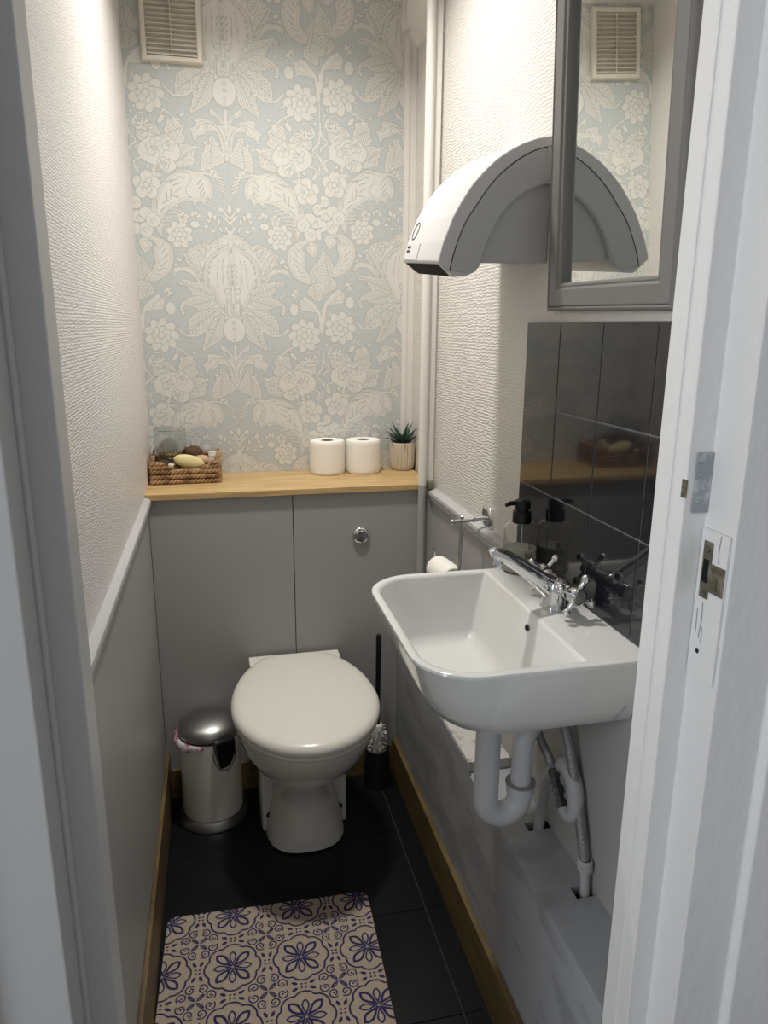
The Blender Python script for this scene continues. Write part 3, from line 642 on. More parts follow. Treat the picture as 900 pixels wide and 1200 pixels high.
lump('pine_cone', 'round brown dried cone behind the yellow soap', 'pine cone', (0.127, 0.212, 1.024), 0.024, (1.25, 1.0, 0.95), 'cone', 0.26)
lump('seashell', 'tan shell lying behind the right end of the yellow soap', 'seashell', (0.152, 0.186, 1.005), 0.021, (1.3, 1.0, 0.85), 'tan', 0.08)
lump('seashell', 'small off white shell at the left tip of the yellow soap', 'seashell', (0.064, 0.137, 0.985), 0.010, (1.3, 0.9, 0.9), 'shell', 0.25)
lump('pebble', 'tiny white pebble above the dark pod at the basket front', 'pebble', (0.066, 0.130, 1.004), 0.0075, (1.2, 0.9, 0.8), 'shell', 0.2)
lump('pebble', 'beige pebble in the right corner under the white tube', 'pebble', (0.180, 0.146, 0.984), 0.019, (1.0, 0.8, 0.9), 'tan', 0.1)
b = new(); lathe(b, [(0.0, 0), (0.0085, 0), (0.010, 0.003), (0.010, 0.030), (0.0115, 0.031), (0.0115, 0.042), (0.010, 0.044), (0.0, 0.044)], (0.180, 0.142, 0.995), (0.12, 0.1, 1), 24, 0, False, False)
tag(obj('travel_tube', b, 'shell'), 'little white capped tube upright in the right corner of the basket', 'tube')

# flush button on the boxing
fx, fz = 0.602, 0.799
t = thing('flush_button', 'round chrome flush button on the grey boxing above the toilet', 'flush button', (fx, -0.001, fz))
b = new(); lathe(b, [(0.026, -0.0005), (0.0262, 0.004), (0.0245, 0.008), (0.0205, 0.0105), (0.0185, 0.009), (0.018, 0.005), (0.0, 0.005)], (fx, 0, fz), (0, -1, 0), 40, 0, True, False); obj('bezel', b, 'chrome', t)
b = new(); lathe(b, [(0.0175, 0.004), (0.0172, 0.0085), (0.0150, 0.0105), (0.0, 0.0098)], (fx, 0, fz), (0, -1, 0), 36); obj('push_disc', b, 'chrome', t)

# ------------------------------------------------------------------ toilet
cx = 0.394
t = thing('toilet', 'white ceramic back-to-wall toilet with its lid closed', 'toilet', (cx, -0.28, 0.0))
def egg(hw, yf, yb, z, ym=-0.29, e=2.0, cut=None, n=64):
    out = []
    for i in range(n):
        a = 2 * PI * i / n; c, s = math.cos(a), math.sin(a)
        x = hw * math.copysign(abs(c) ** (2 / e), c); y = ym + (yb - ym) * max(s, 0) ** (2 / e) if s >= 0 else ym - (ym - yf) * abs(s) ** (2 / e)
        if cut is not None: y = min(y, cut)
        out.append(Vector((cx + x, y, z)))
    return out
b = new()
loft(b, [egg(0.108, -0.330, -0.055, 0.0, -0.2, 2.7), egg(0.112, -0.338, -0.05, 0.006, -0.2, 2.7), egg(0.106, -0.330, -0.05, 0.045, -0.2, 2.5), egg(0.088, -0.306, -0.05, 0.11, -0.18, 2.4),
         egg(0.086, -0.312, -0.05, 0.155, -0.18, 2.3), egg(0.098, -0.345, -0.05, 0.2, -0.2, 2.2), egg(0.123, -0.405, -0.05, 0.25, -0.25, 2.1), egg(0.150, -0.462, -0.04, 0.3, -0.28, 2.05),
         egg(0.172, -0.508, -0.03, 0.35, -0.29, 2.0), egg(0.182, -0.533, -0.02, 0.395, -0.3, 2.0), egg(0.182, -0.537, -0.02, 0.412, -0.3, 2.0), egg(0.176, -0.53, -0.025, 0.4165, -0.3, 2.0)])
prism(b, [(cx - 0.118, -0.235), (cx - 0.124, -0.2), (cx - 0.124, -0.012), (cx + 0.124, -0.012), (cx + 0.124, -0.2), (cx + 0.118, -0.235), (cx + 0.08, -0.20), (cx - 0.08, -0.20)], 'Z', 0.0, 0.215, 0.012, 0, 3)
obj('pan', b, 'ceramic', t, 50)
for s in (-1, 1):
    b = new(); lathe(b, [(0.0075, -0.001), (0.0075, 0.003), (0.005, 0.0055), (0.0, 0.006)], (cx + s * 0.103, -0.2235, 0.055), (s * 0.35, -0.9, 0.25), 16); obj('fixing_bolt_cap', b, 'black', t)
def lid_ring(ins, z):
    out = []
    for i in range(72):
        a = 2 * PI * i / 72; c, s = math.cos(a), math.sin(a)
        x = (0.1925 - ins) * c; y = -0.31 + ((0.308 - ins) if s > 0 else (0.246 - ins)) * s
        out.append(Vector((cx + x, min(y, -0.045 - ins * 0.3), z)))
    return out
b = new(); loft(b, [lid_ring(0.010, 0.4168), lid_ring(0.005, 0.4185), lid_ring(0.003, 0.424), lid_ring(0.005, 0.430), lid_ring(0.010, 0.4315)]); obj('seat', b, 'seat', t, 60)
b = new(); loft(b, [lid_ring(0.012, 0.4322), lid_ring(0.002, 0.4332), lid_ring(0.0, 0.438), lid_ring(0.0008, 0.446), lid_ring(0.005, 0.453), lid_ring(0.012, 0.4585), lid_ring(0.025, 0.463), lid_ring(0.05, 0.4658), lid_ring(0.1, 0.4672), lid_ring(0.15, 0.4676)]); obj('lid', b, 'seat', t, 60)
b = new(); box(b, cx - 0.134, cx + 0.134, -0.070, -0.014, 0.4175, 0.4470, 0.004, 0, 3); obj('hinge_bar', b, 'seat', t, 60)

# ------------------------------------------------------------------ pedal bin
bx, by = 0.1385, -0.100
t = thing('pedal_bin', 'small round pedal bin with brushed steel lid beside the toilet', 'bin', (bx, by, 0.0))
b = new(); lathe(b, [(0.098, 0.0), (0.102, 0.002), (0.102, 0.006), (0.098, 0.016), (0.090, 0.022), (0.086, 0.026), (0.0, 0.026)], (bx, by, 0), (0, 0, 1), 48); obj('base_ring', b, 'darksteel', t)
b = new(); lathe(b, [(0.0845, 0.0262), (0.0855, 0.03), (0.0855, 0.263), (0.084, 0.268), (0.080, 0.268), (0.080, 0.035)], (bx, by, 0), (0, 0, 1), 48, 0, True, True); obj('body', b, 'binbody', t)
b = new(); lathe(b, [(0.0840, 0.2740), (0.0862, 0.277), (0.0862, 0.289), (0.0835, 0.297), (0.074, 0.306), (0.060, 0.314), (0.042, 0.3195), (0.02, 0.322), (0.0, 0.3225)], (bx, by, 0), (0, 0, 1), 48); obj('lid', b, 'steel', t, 60)
b = new(); ha = math.radians(-66); hx, hy = math.cos(ha), math.sin(ha); R = Matrix.Translation((bx, by, 0)) @ Matrix.Rotation(ha + PI / 2, 4, 'Z')
pr = [(-0.029, 0.287), (0.029, 0.287), (0.0285, 0.246), (0.0165, 0.202), (-0.012, 0.199), (-0.024, 0.246)]
tb = bmesh.new(); va = [tb.verts.new((p, -0.110 if q > 0.22 else -0.099, q)) for p, q in pr]; vb = [tb.verts.new((p, -0.083, q)) for p, q in pr]
tb.faces.new(va); tb.faces.new(vb[::-1])
for i in range(6): tb.faces.new([va[i], vb[i], vb[(i + 1) % 6], va[(i + 1) % 6]])
bmesh.ops.recalc_face_normals(tb, faces=tb.faces[:]); bmesh.ops.bevel(tb, geom=tb.edges[:], offset=0.002, segments=2, affect='EDGES'); tb.transform(R); absorb(b, tb); obj('hinge_cover', b, 'black', t)
b = new(); pts = []
for k in range(17):
    a = PI * k / 16; pts.append(R @ Vector((0.033 * math.cos(a) + 0.003, -0.090 - 0.007 * math.sin(a), 0.246 - 0.056 * math.sin(a))))
tube(b, pts, 0.0014, 8); obj('carry_handle', b, 'darksteel', t)
b = new(); rings = []
for k, (dr, z) in enumerate([(0.0815, 0.267), (0.0855, 0.2705), (0.0885, 0.268), (0.0905, 0.258), (0.0890, 0.246)]):
    ring = []
    for i in range(60):
        a = 2 * PI * i / 60; back = max(0.0, math.cos(a - math.radians(175))) ** 0.7
        w = 1 + 0.03 * math.sin(a * 17 + k) * (k > 0) * back; rr = 0.0815 + (dr - 0.0815) * (0.25 + 1.9 * back)
        zz = 0.267 + (z - 0.267) * (0.15 + 1.05 * back) + 0.0
        ring.append(Vector((bx + rr * w * math.cos(a), by + rr * w * math.sin(a), zz + 0.004 * back * math.sin(a * 11) * (k > 1))))
    rings.append(ring)
loft(b, rings, False, False); o = obj('bin_liner', b, 'linerpink', t, 70); o['label'] = 'pink patterned plastic bag edge'
b = new(); box(b, bx - 0.02, bx + 0.02, by + 0.088, by + 0.1, 0.004, 0.012, 0.003); obj('pedal', b, 'black', t)

# ------------------------------------------------------------------ toilet brush in its holder
hx_, hy_ = 0.641, -0.062
b = new(); lathe(b, [(0.040, 0.0), (0.0425, 0.002), (0.040, 0.06), (0.036, 0.125), (0.0335, 0.127), (0.037, 0.06), (0.037, 0.005), (0.0, 0.005)], (hx_, hy_, 0), (0, 0, 1), 40, 0, True, False)
tag(obj('toilet_brush_holder', b, 'brushpot'), 'dark tapered toilet brush holder on the floor right of the toilet', 'brush holder')
t = thing('toilet_brush', 'toilet brush with thin black handle and white bristles standing in its holder', 'toilet brush', (hx_, hy_, 0.006))
b = new(); tube(b, [(hx_, hy_, 0.19), (hx_ + 0.003, hy_ + 0.004, 0.35), (hx_ + 0.006, hy_ + 0.010, 0.497), (hx_ + 0.0062, hy_ + 0.0102, 0.500)], [0.0075, 0.0078, 0.0085, 0.006], 16); obj('handle', b, 'brushblack', t)
b = new()
lathe(b, [(0.012, 0.012), (0.020, 0.02), (0.021, 0.19), (0.016, 0.205), (0.008, 0.208)], (hx_, hy_, 0), (0, 0, 1), 20)
for k in range(420):
    a = random.random() * 2 * PI; z = random.uniform(0.03, 0.205); r = 0.0315 if z < 0.19 else 0.026; el = random.uniform(-0.2, 0.5)
    tube(b, [(hx_ + 0.014 * math.cos(a), hy_ + 0.014 * math.sin(a), z), (hx_ + r * math.cos(a), hy_ + r * math.sin(a), z + r * 0.5 * el)], [0.0014, 0.0009], 4)
o = obj('bristle_head', b, 'bristle', t)

# ------------------------------------------------------------------ floor mat
MC = Vector((0.264, -0.505)); MA = math.radians(-2.0); PM = 0.1525
def mat_tile():
    R = Raster(152.5, 152.5, 4, True, True); c = (76.25, 76.25); N = 1.0
    pts = []
    for k in range(120):
        a = 2 * PI * k / 120; s = abs(math.cos(4 * a)); pts.append((c[0] + (54 + 8 * s ** 0.6) * math.cos(a), c[1] + (54 + 8 * s ** 0.6) * math.sin(a)))
    R.stroke(pts, 3.4, N, True)
    for k in range(8):
        a = math.radians(45 * k); L, wd, sw = (41, 6.8, 2.9) if k % 2 == 0 else (49, 8.8, 4.8); ca, sa = math.cos(a), math.sin(a)
        drop = [(7 + (L - 7) * q, wd * math.sin(PI * q ** 1.5) ** 0.8) for q in np.linspace(0, 1, 14)]
        o2 = [(t_, w_) for t_, w_ in drop] + [(t_, -w_) for t_, w_ in drop[::-1][1:-1]]
        R.stroke([(c[0] + ca * t_ - sa * w_, c[1] + sa * t_ + ca * w_) for t_, w_ in o2], sw, N, True)
    R.poly([(c[0] + 6, c[1]), (c[0], c[1] + 6), (c[0] - 6, c[1]), (c[0], c[1] - 6)], 0.18); R.stroke([(c[0] + 6, c[1]), (c[0], c[1] + 6), (c[0] - 6, c[1]), (c[0], c[1] - 6)], 1.2, N, True)
    for k in range(4):                                  # leaf cross at the corner of the repeat with scrolls around it
        a = 45 + 90 * k; ca, sa = math.cos(math.radians(a)), math.sin(math.radians(a))
        R.ell((ca * 14, sa * 14), 9, 3.6, a, N, 1.1)
        R.stroke([(ca * 2, sa * 2), (ca * 22, sa * 22)], 1.1, N)
        for q in (9, 13, 17): R.stroke([(ca * q, sa * q), (ca * (q + 4) - sa * 3.4, sa * (q + 4) + ca * 3.4)], 0.9, N); R.stroke([(ca * q, sa * q), (ca * (q + 4) + sa * 3.4, sa * (q + 4) - ca * 3.4)], 0.9, N)
        for s in (-1, 1):
            ac = math.radians(90 * k + 0 + s * 24); pc = (33 * math.cos(ac), 33 * math.sin(ac)); sp = []
            for j in range(40):
                th = j / 39 * 2 * PI * 1.05; r = 11.6 - 6.0 * j / 39; an = math.radians(90 * k) + s * (PI / 2 + 0.9) - s * th * -1 + PI
                sp.append((pc[0] + r * math.cos(an), pc[1] + r * math.sin(an)))
            R.stroke(sp, 2.4, N); R.ell(pc, 2.0, 2.0, 0, N)
        # between two flowers: four dots and four drops
        e = [(76.25, 0), (0, 76.25)][k % 2]
        for s1 in (-1, 1):
            for s2 in (-1, 1):
                R.ell((e[0] + s1 * 4.4, e[1] + s2 * 4.4), 2.3, 2.3, 0, N)
                if k % 2 == 0: p = (e[0] + s1 * 19, e[1] + s2 * 7.5); ro = s1 * s2 * 28
                else: p = (e[0] + s1 * 7.5, e[1] + s2 * 19); ro = s1 * s2 * 62
                R.ell(p, 6.2, 3.3, ro, N); R.ell((p[0] + 4.5 * math.cos(math.radians(ro)) * s1, p[1] + 4.5 * math.sin(math.radians(ro)) * s1), 3.6, 1.6, ro, N)
    return R.down(2)
MT = mat_tile()
def mat_pattern(u, v):
    h, w = MT.shape; a = ((u - 0.155) / PM + 0.5) % 1.0 * w; q = ((v + 0.017) / PM + 0.5) % 1.0 * h
    i0 = a.astype(int) % w; j0 = q.astype(int) % h; f = a - np.floor(a); g = q - np.floor(q); i1 = (i0 + 1) % w; j1 = (j0 + 1) % h
    return (MT[j0, i0] * (1 - f) + MT[j0, i1] * f) * (1 - g) + (MT[j1, i0] * (1 - f) + MT[j1, i1] * f) * g
MW, ML, RC = 0.487, 0.66, 0.022
def mat_to3d(u, v):
    # round the corners by pulling points inside a corner radius towards its arc
    x = u.copy(); y = v.copy()
    for sx in (0, MW):
        for sy in (0, -ML):
            cxn = RC if sx == 0 else MW - RC; cyn = -RC if sy == 0 else -ML + RC
            m = (np.abs(x - sx) < RC) & (np.abs(y - sy) < RC)
            dx = x - cxn; dy = y - cyn; mx = np.maximum(np.abs(dx), np.abs(dy)); r = np.sqrt(dx * dx + dy * dy) + 1e-9
            k = np.where(m, mx / r, 1.0); x = np.where(m, cxn + dx * k, x); y = np.where(m, cyn + dy * k, y)
    X = 0.0295 + x * math.cos(MA) - y * math.sin(MA); Y = -0.497 + x * math.sin(MA) + y * math.cos(MA)
    return np.stack([X, Y, np.full_like(X, 0.0078)], -1)
o = grid_object('floor_mat', np.linspace(0, MW, 400), np.linspace(0, -ML, 520)[::-1], mat_to3d, mat_pattern, 'matprint', (0, 0, -0.0072))
tag(o, 'beige rectangular floor mat printed with navy flowers on the black tiles', 'mat')

# ------------------------------------------------------------------ basin
t = thing('wash_basin', 'white rectangular ceramic wash basin fixed to the right wall', 'basin', (0.66, -0.945, 0.786))
def rrect(x0, x1, y0, y1, rf, rb, z, n=14, sag=0.0):
    out = []
    for (px_, py_, r, a0) in ((x0 + rf, y1 - rf, rf, 90), (x0 + rf, y0 + rf, rf, 180), (x1 - rb, y0 + rb, rb, 270), (x1 - rb, y1 - rb, rb, 0)):
        for i in range(n + 1):
            a = math.radians(a0 + 90 * i / n); out.append(Vector((px_ + r * math.cos(a), py_ + r * math.sin(a), z)))
    k = len(out)                                           # bow the front edge out a little
    for p in out:
        u = (p.y - (y0 + y1) / 2) / ((y1 - y0) / 2)
        if p.x < (x0 + x1) / 2: p.x -= sag * (1 - u * u)
    return out
x1 = 0.8155
O = lambda i, z, rf: rrect(0.468 + i * 1.0, x1, -1.169 + i * 0.75, -0.722 - i * 0.75, rf, 0.004, z, sag=0.004)
b = new()
rings = [O(0.15, 0.787, 0.05), O(0.118, 0.786, 0.06), O(0.085, 0.790, 0.08), O(0.056, 0.805, 0.09), O(0.034, 0.832, 0.095), O(0.018, 0.868, 0.095), O(0.006, 0.905, 0.092), O(0.0015, 0.917, 0.09), O(0.0, 0.921, 0.09), O(0.001, 0.9245, 0.09), O(0.004, 0.926, 0.088)]
I = lambda i, z, rf, rb, bk: rrect(0.482 + i * 0.9, 0.714 - bk, -1.154 + i, -0.737 - i, rf, rb, z, sag=0.004)
rings += [rrect(0.478, 0.717, -1.158, -0.733, 0.078, 0.005, 0.926, sag=0.004), I(0, 0.9245, 0.076, 0.005, 0.0), I(0.004, 0.920, 0.074, 0.005, 0.003), I(0.014, 0.89, 0.07, 0.006, 0.013), I(0.028, 0.855, 0.066, 0.007, 0.026),
          I(0.038, 0.820, 0.060, 0.008, 0.034), I(0.050, 0.806, 0.050, 0.012, 0.044), I(0.070, 0.801, 0.035, 0.014, 0.055), I(0.095, 0.8, 0.016, 0.012, 0.062)]
loft(b, rings); obj('bowl', b, 'ceramic_sink', t, 42)
b = new(); lathe(b, [(0.0095, -0.002), (0.0095, 0.0015), (0.0075, 0.0025), (0.0065, 0.0005), (0.0, 0.0002)], (0.7055, -0.9675, 0.9005), (-0.94, 0, 0.34), 24, 0, True, False, 1.0, 0.62); obj('overflow_ring', b, 'darksteel', t)
b = new(); lathe(b, [(0.0066, 0.0), (0.0066, 0.0012), (0.0, 0.0014)], (0.705, -0.9675, 0.9007), (-0.94, 0, 0.34), 20, 0, True, False, 1.0, 0.62); obj('overflow_hole', b, 'blackgap', t)
b = new(); lathe(b, [(0.026, 0.0), (0.026, 0.002), (0.021, 0.004), (0.0, 0.0035)], (0.612, -0.945, 0.7985), (0, 0, 1), 28); obj('drain', b, 'chrome', t)
b = new(); tube(b, [(0.781, -1.1285, 0.803), (0.782, -1.1352, 0.816), (0.787, -1.1420, 0.829), (0.791, -1.1480, 0.842)], [0.0006, 0.0013, 0.0009, 0.0005], 6, 0, 3); o = obj('scuff_mark', b, 'rubber', t); o['label'] = 'thin dark scuff on the front corner'

# mixer tap
tx, ty, tz = 0.765, -0.943, 0.926
t = thing('mixer_tap', 'chrome mixer tap with two cross handles on the back edge of the basin', 'tap', (tx, ty, tz))
b = new(); lathe(b, [(0.0265, 0.0), (0.0270, 0.003), (0.0245, 0.006), (0.0235, 0.02), (0.0225, 0.034), (0.0205, 0.046), (0.015, 0.053), (0.0, 0.055)], (tx, ty, tz), (0, 0, 1), 40); obj('body', b, 'chrome', t, 55)
b = new(); P = spline([(0.774, ty, 0.957), (0.747, ty, 0.971), (0.706, ty, 0.998), (0.672, ty, 1.021), (0.651, ty, 1.0295), (0.643, ty, 1.0275)], 6); rings = []
for i, p in enumerate(P):
    s = i / (len(P) - 1); d = (P[min(i + 1, len(P) - 1)] - P[max(i - 1, 0)]).normalized(); up = Vector((0, 1, 0)).cross(d); up = up if up.z > 0 else -up
    w = (0.0165 * (1 - s) + 0.0105 * s) * (0.55 if i in (len(P) - 1,) else 1); h = (0.0165 * (1 - s) + 0.0092 * s + 0.011 * max(0, 1 - 2.2 * s) ** 2) * (0.5 if i == len(P) - 1 else 1)
    p = p - up * (0.010 * max(0, 1 - 2.2 * s) ** 2)
    rings.append([p + Vector((0, 1, 0)) * (w * math.copysign(abs(math.cos(q)) ** 0.75, math.cos(q))) + up * (h * math.copysign(abs(math.sin(q)) ** 0.75, math.sin(q))) for q in np.linspace(0, 2 * PI, 25)[:-1]])
loft(b, rings); obj('spout', b, 'chrome', t, 60)
b = new(); lathe(b, [(0.0085, 0.0), (0.0100, 0.002), (0.0102, 0.014), (0.009, 0.016)], (0.6535, ty, 1.004), (0.25, 0, 1), 24)
lathe(b, [(0.0105, 0.0145), (0.0112, 0.0165), (0.0112, 0.02), (0.0095, 0.022)], (0.6535, ty, 1.004), (0.25, 0, 1), 24); obj('aerator', b, 'chrome', t, 50)
for s, hy, rot in ((-1, -1.006, 62), (1, -0.882, 50)):
    hz = 0.968; hxx = tx + 0.006
    b = new(); lathe(b, [(0.0145, 0.0), (0.0150, 0.006), (0.012, 0.014), (0.0115, 0.022), (0.014, 0.026), (0.0135, 0.034)], (hxx - 0.002, ty + s * 0.012, hz - 0.003), (0.04, s, 0.03), 28)
    lathe(b, [(0.0130, -0.012), (0.0150, -0.005), (0.0155, 0.004), (0.0148, 0.009), (0.0118, 0.0112), (0.0112, 0.009), (0.0, 0.009)], (hxx, hy, hz), (0.04, s, 0.03), 28)
    for k in range(4):
        a = math.radians(rot + 90 * k); d = Vector((math.cos(a), 0, math.sin(a)))
        c = Vector((hxx, hy, hz)); tube(b, [c + d * 0.008, c + d * 0.014, c + d * 0.024, c + d * 0.028], [0.0062, 0.0052, 0.0044, 0.0058], 12)
        ball(b, c + d * 0.0325, 0.0076, (1, 1, 1), 0, 16)
    h = obj('cross_handle', b, 'chrome', t, 55)
    b = new(); lathe(b, [(0.0100, 0.0091), (0.0100, 0.0108), (0.0090, 0.0118), (0.0, 0.0118)], (hxx, hy, hz), (0.04, s, 0.03), 24); o = obj('index_disc', b, 'steel', h)

# soap dispenser
sx, sy, sz = 0.7805, -0.748, 0.926
t = thing('soap_dispenser', 'clear soap dispenser bottle with a black pump on the basin corner', 'soap dispenser', (sx, sy, sz))
b = new(); lathe(b, [(0.0, 0.0005), (0.031, 0.0005), (0.0335, 0.003), (0.0335, 0.088), (0.032, 0.094), (0.026, 0.0985), (0.0165, 0.1), (0.0150, 0.1), (0.0150, 0.0985), (0.025, 0.0965), (0.0308, 0.092), (0.0322, 0.087), (0.0322, 0.004), (0.030, 0.0022), (0.0, 0.002)], (sx, sy, sz), (0, 0, 1), 48, 0, False, False); obj('bottle', b, 'bottle', t, 50)
b = new(); lathe(b, [(0.0, 0.0026), (0.0298, 0.0026), (0.0318, 0.0044), (0.0318, 0.050), (0.0, 0.050)], (sx, sy, sz), (0, 0, 1), 40, 0, False, False); obj('liquid_soap', b, 'liquid', t, 50)
b = new(); lathe(b, [(0.018, 0.1005), (0.0185, 0.102), (0.0185, 0.122), (0.017, 0.124), (0.0115, 0.124), (0.0115, 0.128), (0.0155, 0.129), (0.0158, 0.143), (0.0135, 0.1455), (0.0, 0.146)], (sx, sy, sz), (0, 0, 1), 36)
tube(b, [(sx - 0.01, sy, sz + 0.140), (sx - 0.026, sy - 0.001, sz + 0.140), (sx - 0.036, sy - 0.002, sz + 0.1365)], [0.0052, 0.0045, 0.0036], 12); obj('pump', b, 'black', t, 50)
b = new(); tube(b, [(sx, sy, sz + 0.099), (sx + 0.001, sy, sz + 0.05), (sx + 0.006, sy + 0.004, sz + 0.006)], 0.0022, 8); obj('dip_tube', b, 'bottle', t)
def text_mesh(body, size):
    cu = bpy.data.curves.new('lettering', 'FONT'); cu.body = body; cu.size = size; cu.extrude = 0.0; cu.align_x = 'CENTER'
    ob = bpy.data.objects.new('lettering', cu); C.objects.link(ob); dg = bpy.context.evaluated_depsgraph_get()
    me = bpy.data.meshes.new_from_object(ob.evaluated_get(dg)); bm = bmesh.new(); bm.from_mesh(me)
    bpy.data.objects.remove(ob); bpy.data.curves.remove(cu); bpy.data.meshes.remove(me); return bm
b = text_mesh('Ne', 0.0165)
az0 = math.radians(-80)
for v in b.verts:
    a = az0 + v.co.x / 0.0338; z = v.co.y; v.co = Vector((sx + 0.03385 * math.cos(a), sy + 0.03385 * math.sin(a), sz + 0.034 + z))
for k in range(5):                                       # the small leaf sprig printed over the word
    for s in (-1, 1):
        a = az0 + 0.02; pts = [(s * 0.0006, 0.0), (s * 0.0045, 0.002), (s * 0.0035, 0.0045), (s * 0.0008, 0.002)]
        if k < 3: put(b, [Vector((sx + 0.0339 * math.cos(a + p / 0.0338), sy + 0.0339 * math.sin(a + p / 0.0338), sz + 0.052 + k * 0.0042 + q)) for p, q in pts], [(0, 1, 2, 3)])
obj('label_print', b, 'print', t, flat=True)

# ------------------------------------------------------------------ waste trap, valve, hoses
t = thing('waste_trap', 'white plastic U-bend waste pipe hanging under the basin', 'pipe', (0.683, -0.95, 0.505))
yt = -0.95
b = new(); tube(b, [(0.650, yt, 0.752), (0.650, yt, 0.60), (0.650, yt, 0.560)] + [(0.6835 - 0.0335 * math.cos(a), yt, 0.560 - 0.034 * math.sin(a)) for a in np.linspace(0.15, PI - 0.15, 12)] + [(0.717, yt, 0.560), (0.717, yt, 0.575)], 0.0228, 24); obj('u_bend', b, 'pvc', t, 60)
b = new(); lathe(b, [(0.0225, 0), (0.0255, 0.001), (0.0262, 0.028), (0.0225, 0.03)], (0.650, yt, 0.715), (0, 0, 1), 20)
lathe(b, [(0.0300, 0.03), (0.0300, 0.036), (0.024, 0.0365), (0.024, 0.03), (0.0300, 0.03)], (0.650, yt, 0.715), (0, 0, 1), 28, 0, False, False); lathe(b, [(0.0215, 0.0), (0.0215, 0.033)], (0.650, yt, 0.752), (0, 0, 1), 24); obj('top_nut', b, 'pvc', t, 40)
b = new(); lathe(b, [(0.0232, 0), (0.0255, 0.001), (0.0260, 0.018), (0.0232, 0.02)], (0.717, yt, 0.566), (0, 0, 1), 16); obj('union_nut', b, 'pvc', t, 25)
b = new(); lathe(b, [(0.0280, 0), (0.0280, 0.0026), (0.021, 0.003), (0.021, 0.0), (0.0280, 0)], (0.717, yt, 0.5865), (0, 0, 1), 28, 0, False, False); obj('washer_ring', b, 'rubber', t, 40)
b = new(); tube(b, [(0.717, yt, 0.575), (0.717, yt, 0.64), (0.719, yt + 0.002, 0.668), (0.735, yt + 0.012, 0.690), (0.765, yt + 0.025, 0.697), (0.8155, yt + 0.035, 0.698)], 0.0192, 20, 0, 4); obj('outlet_elbow', b, 'pvc', t, 60)

t = thing('isolation_valve', 'dull metal isolating valve joining pipe and hose under the basin', 'valve', (0.785, -0.955, 0.56))
b = new(); va, vb_ = Vector((0.781, -0.948, 0.606)), Vector((0.785, -0.992, 0.546)); d = vb_ - va
lathe(b, [(0.009, 0), (0.012, 0.002), (0.012, 0.014), (0.0085, 0.016), (0.0085, 0.03), (0.0125, 0.032), (0.0125, 0.045), (0.0085, 0.047), (0.0085, 0.054), (0.0115, 0.056), (0.0115, 0.068), (0.008, 0.07)], va, d, 6); obj('body', b, 'brass', t, 25)
b = new(); lathe(b, [(0.006, 0), (0.006, 0.012), (0.004, 0.013), (0.0, 0.013)], (va + vb_) / 2, (-1, -0.2, 0.1), 12); obj('screw', b, 'chrome', t)
b = new(); tube(b, [(0.785, -0.990, 0.549), (0.788, -1.008, 0.545), (0.793, -1.016, 0.556), (0.796, -1.014, 0.578), (0.797, -1.004, 0.602), (0.797, -0.985, 0.620), (0.796, -0.966, 0.622), (0.7975, -0.952, 0.612)], [0.0105, 0.013, 0.015, 0.0155, 0.0155], 16, 0, 5); obj('grey_bend', b, 'pvcdull', t, 60)
b = new(); tube(b, [(0.794, -0.8805, 0.4135), (0.793, -0.890, 0.48), (0.790, -0.910, 0.55), (0.787, -0.934, 0.590), (0.783, -0.946, 0.600)], 0.0105, 14, 0, 5)
tag(obj('supply_pipe', b, 'pvcdull'), 'grey painted supply pipe rising from the rear hole in the ledge to the valve', 'pipe')
b = new(); tube(b, [(0.748, -0.905, 0.784), (0.752, -0.905, 0.72), (0.764, -0.915, 0.66), (0.778, -0.942, 0.618)], 0.0085, 12, 0, 6)
lathe(b, [(0.0085, 0), (0.0092, 0.002), (0.0092, 0.014), (0.007, 0.016)], (0.779, -0.945, 0.6105), (-0.2, 0.5, 0.8), 12)
tag(obj('flexible_hose', b, 'hose', None, 60), 'short braided tap hose running from the basin down to the valve', 'hose', 'braided tap hoses')
b = new(); tube(b, [(0.770, -0.965, 0.784), (0.785, -0.966, 0.72), (0.794, -0.984, 0.66), (0.799, -1.020, 0.57), (0.801, -1.047, 0.495), (0.801, -1.055, 0.470)], 0.0098, 12, 0, 6)
tag(obj('flexible_hose', b, 'hose', None, 60), 'long braided tap hose curving down to the front hole in the ledge', 'hose', 'braided tap hoses')
b = new(); lathe(b, [(0.0085, 0.054), (0.0135, 0.056), (0.014, 0.062), (0.0115, 0.064), (0.014, 0.067), (0.014, 0.073), (0.011, 0.076), (0.0098, 0.076)], (0.801, -1.0625, 0.4135), (0, 0.13, 1), 16, 0, False, False)
lathe(b, [(0.0085, 0.0), (0.0085, 0.055)], (0.801, -1.0625, 0.4135), (0, 0.13, 1), 16)
tag(obj('pipe_stub', b, 'pvcdull', None, 30), 'short pale pipe stub with a ribbed coupling in the front hole of the ledge', 'pipe')

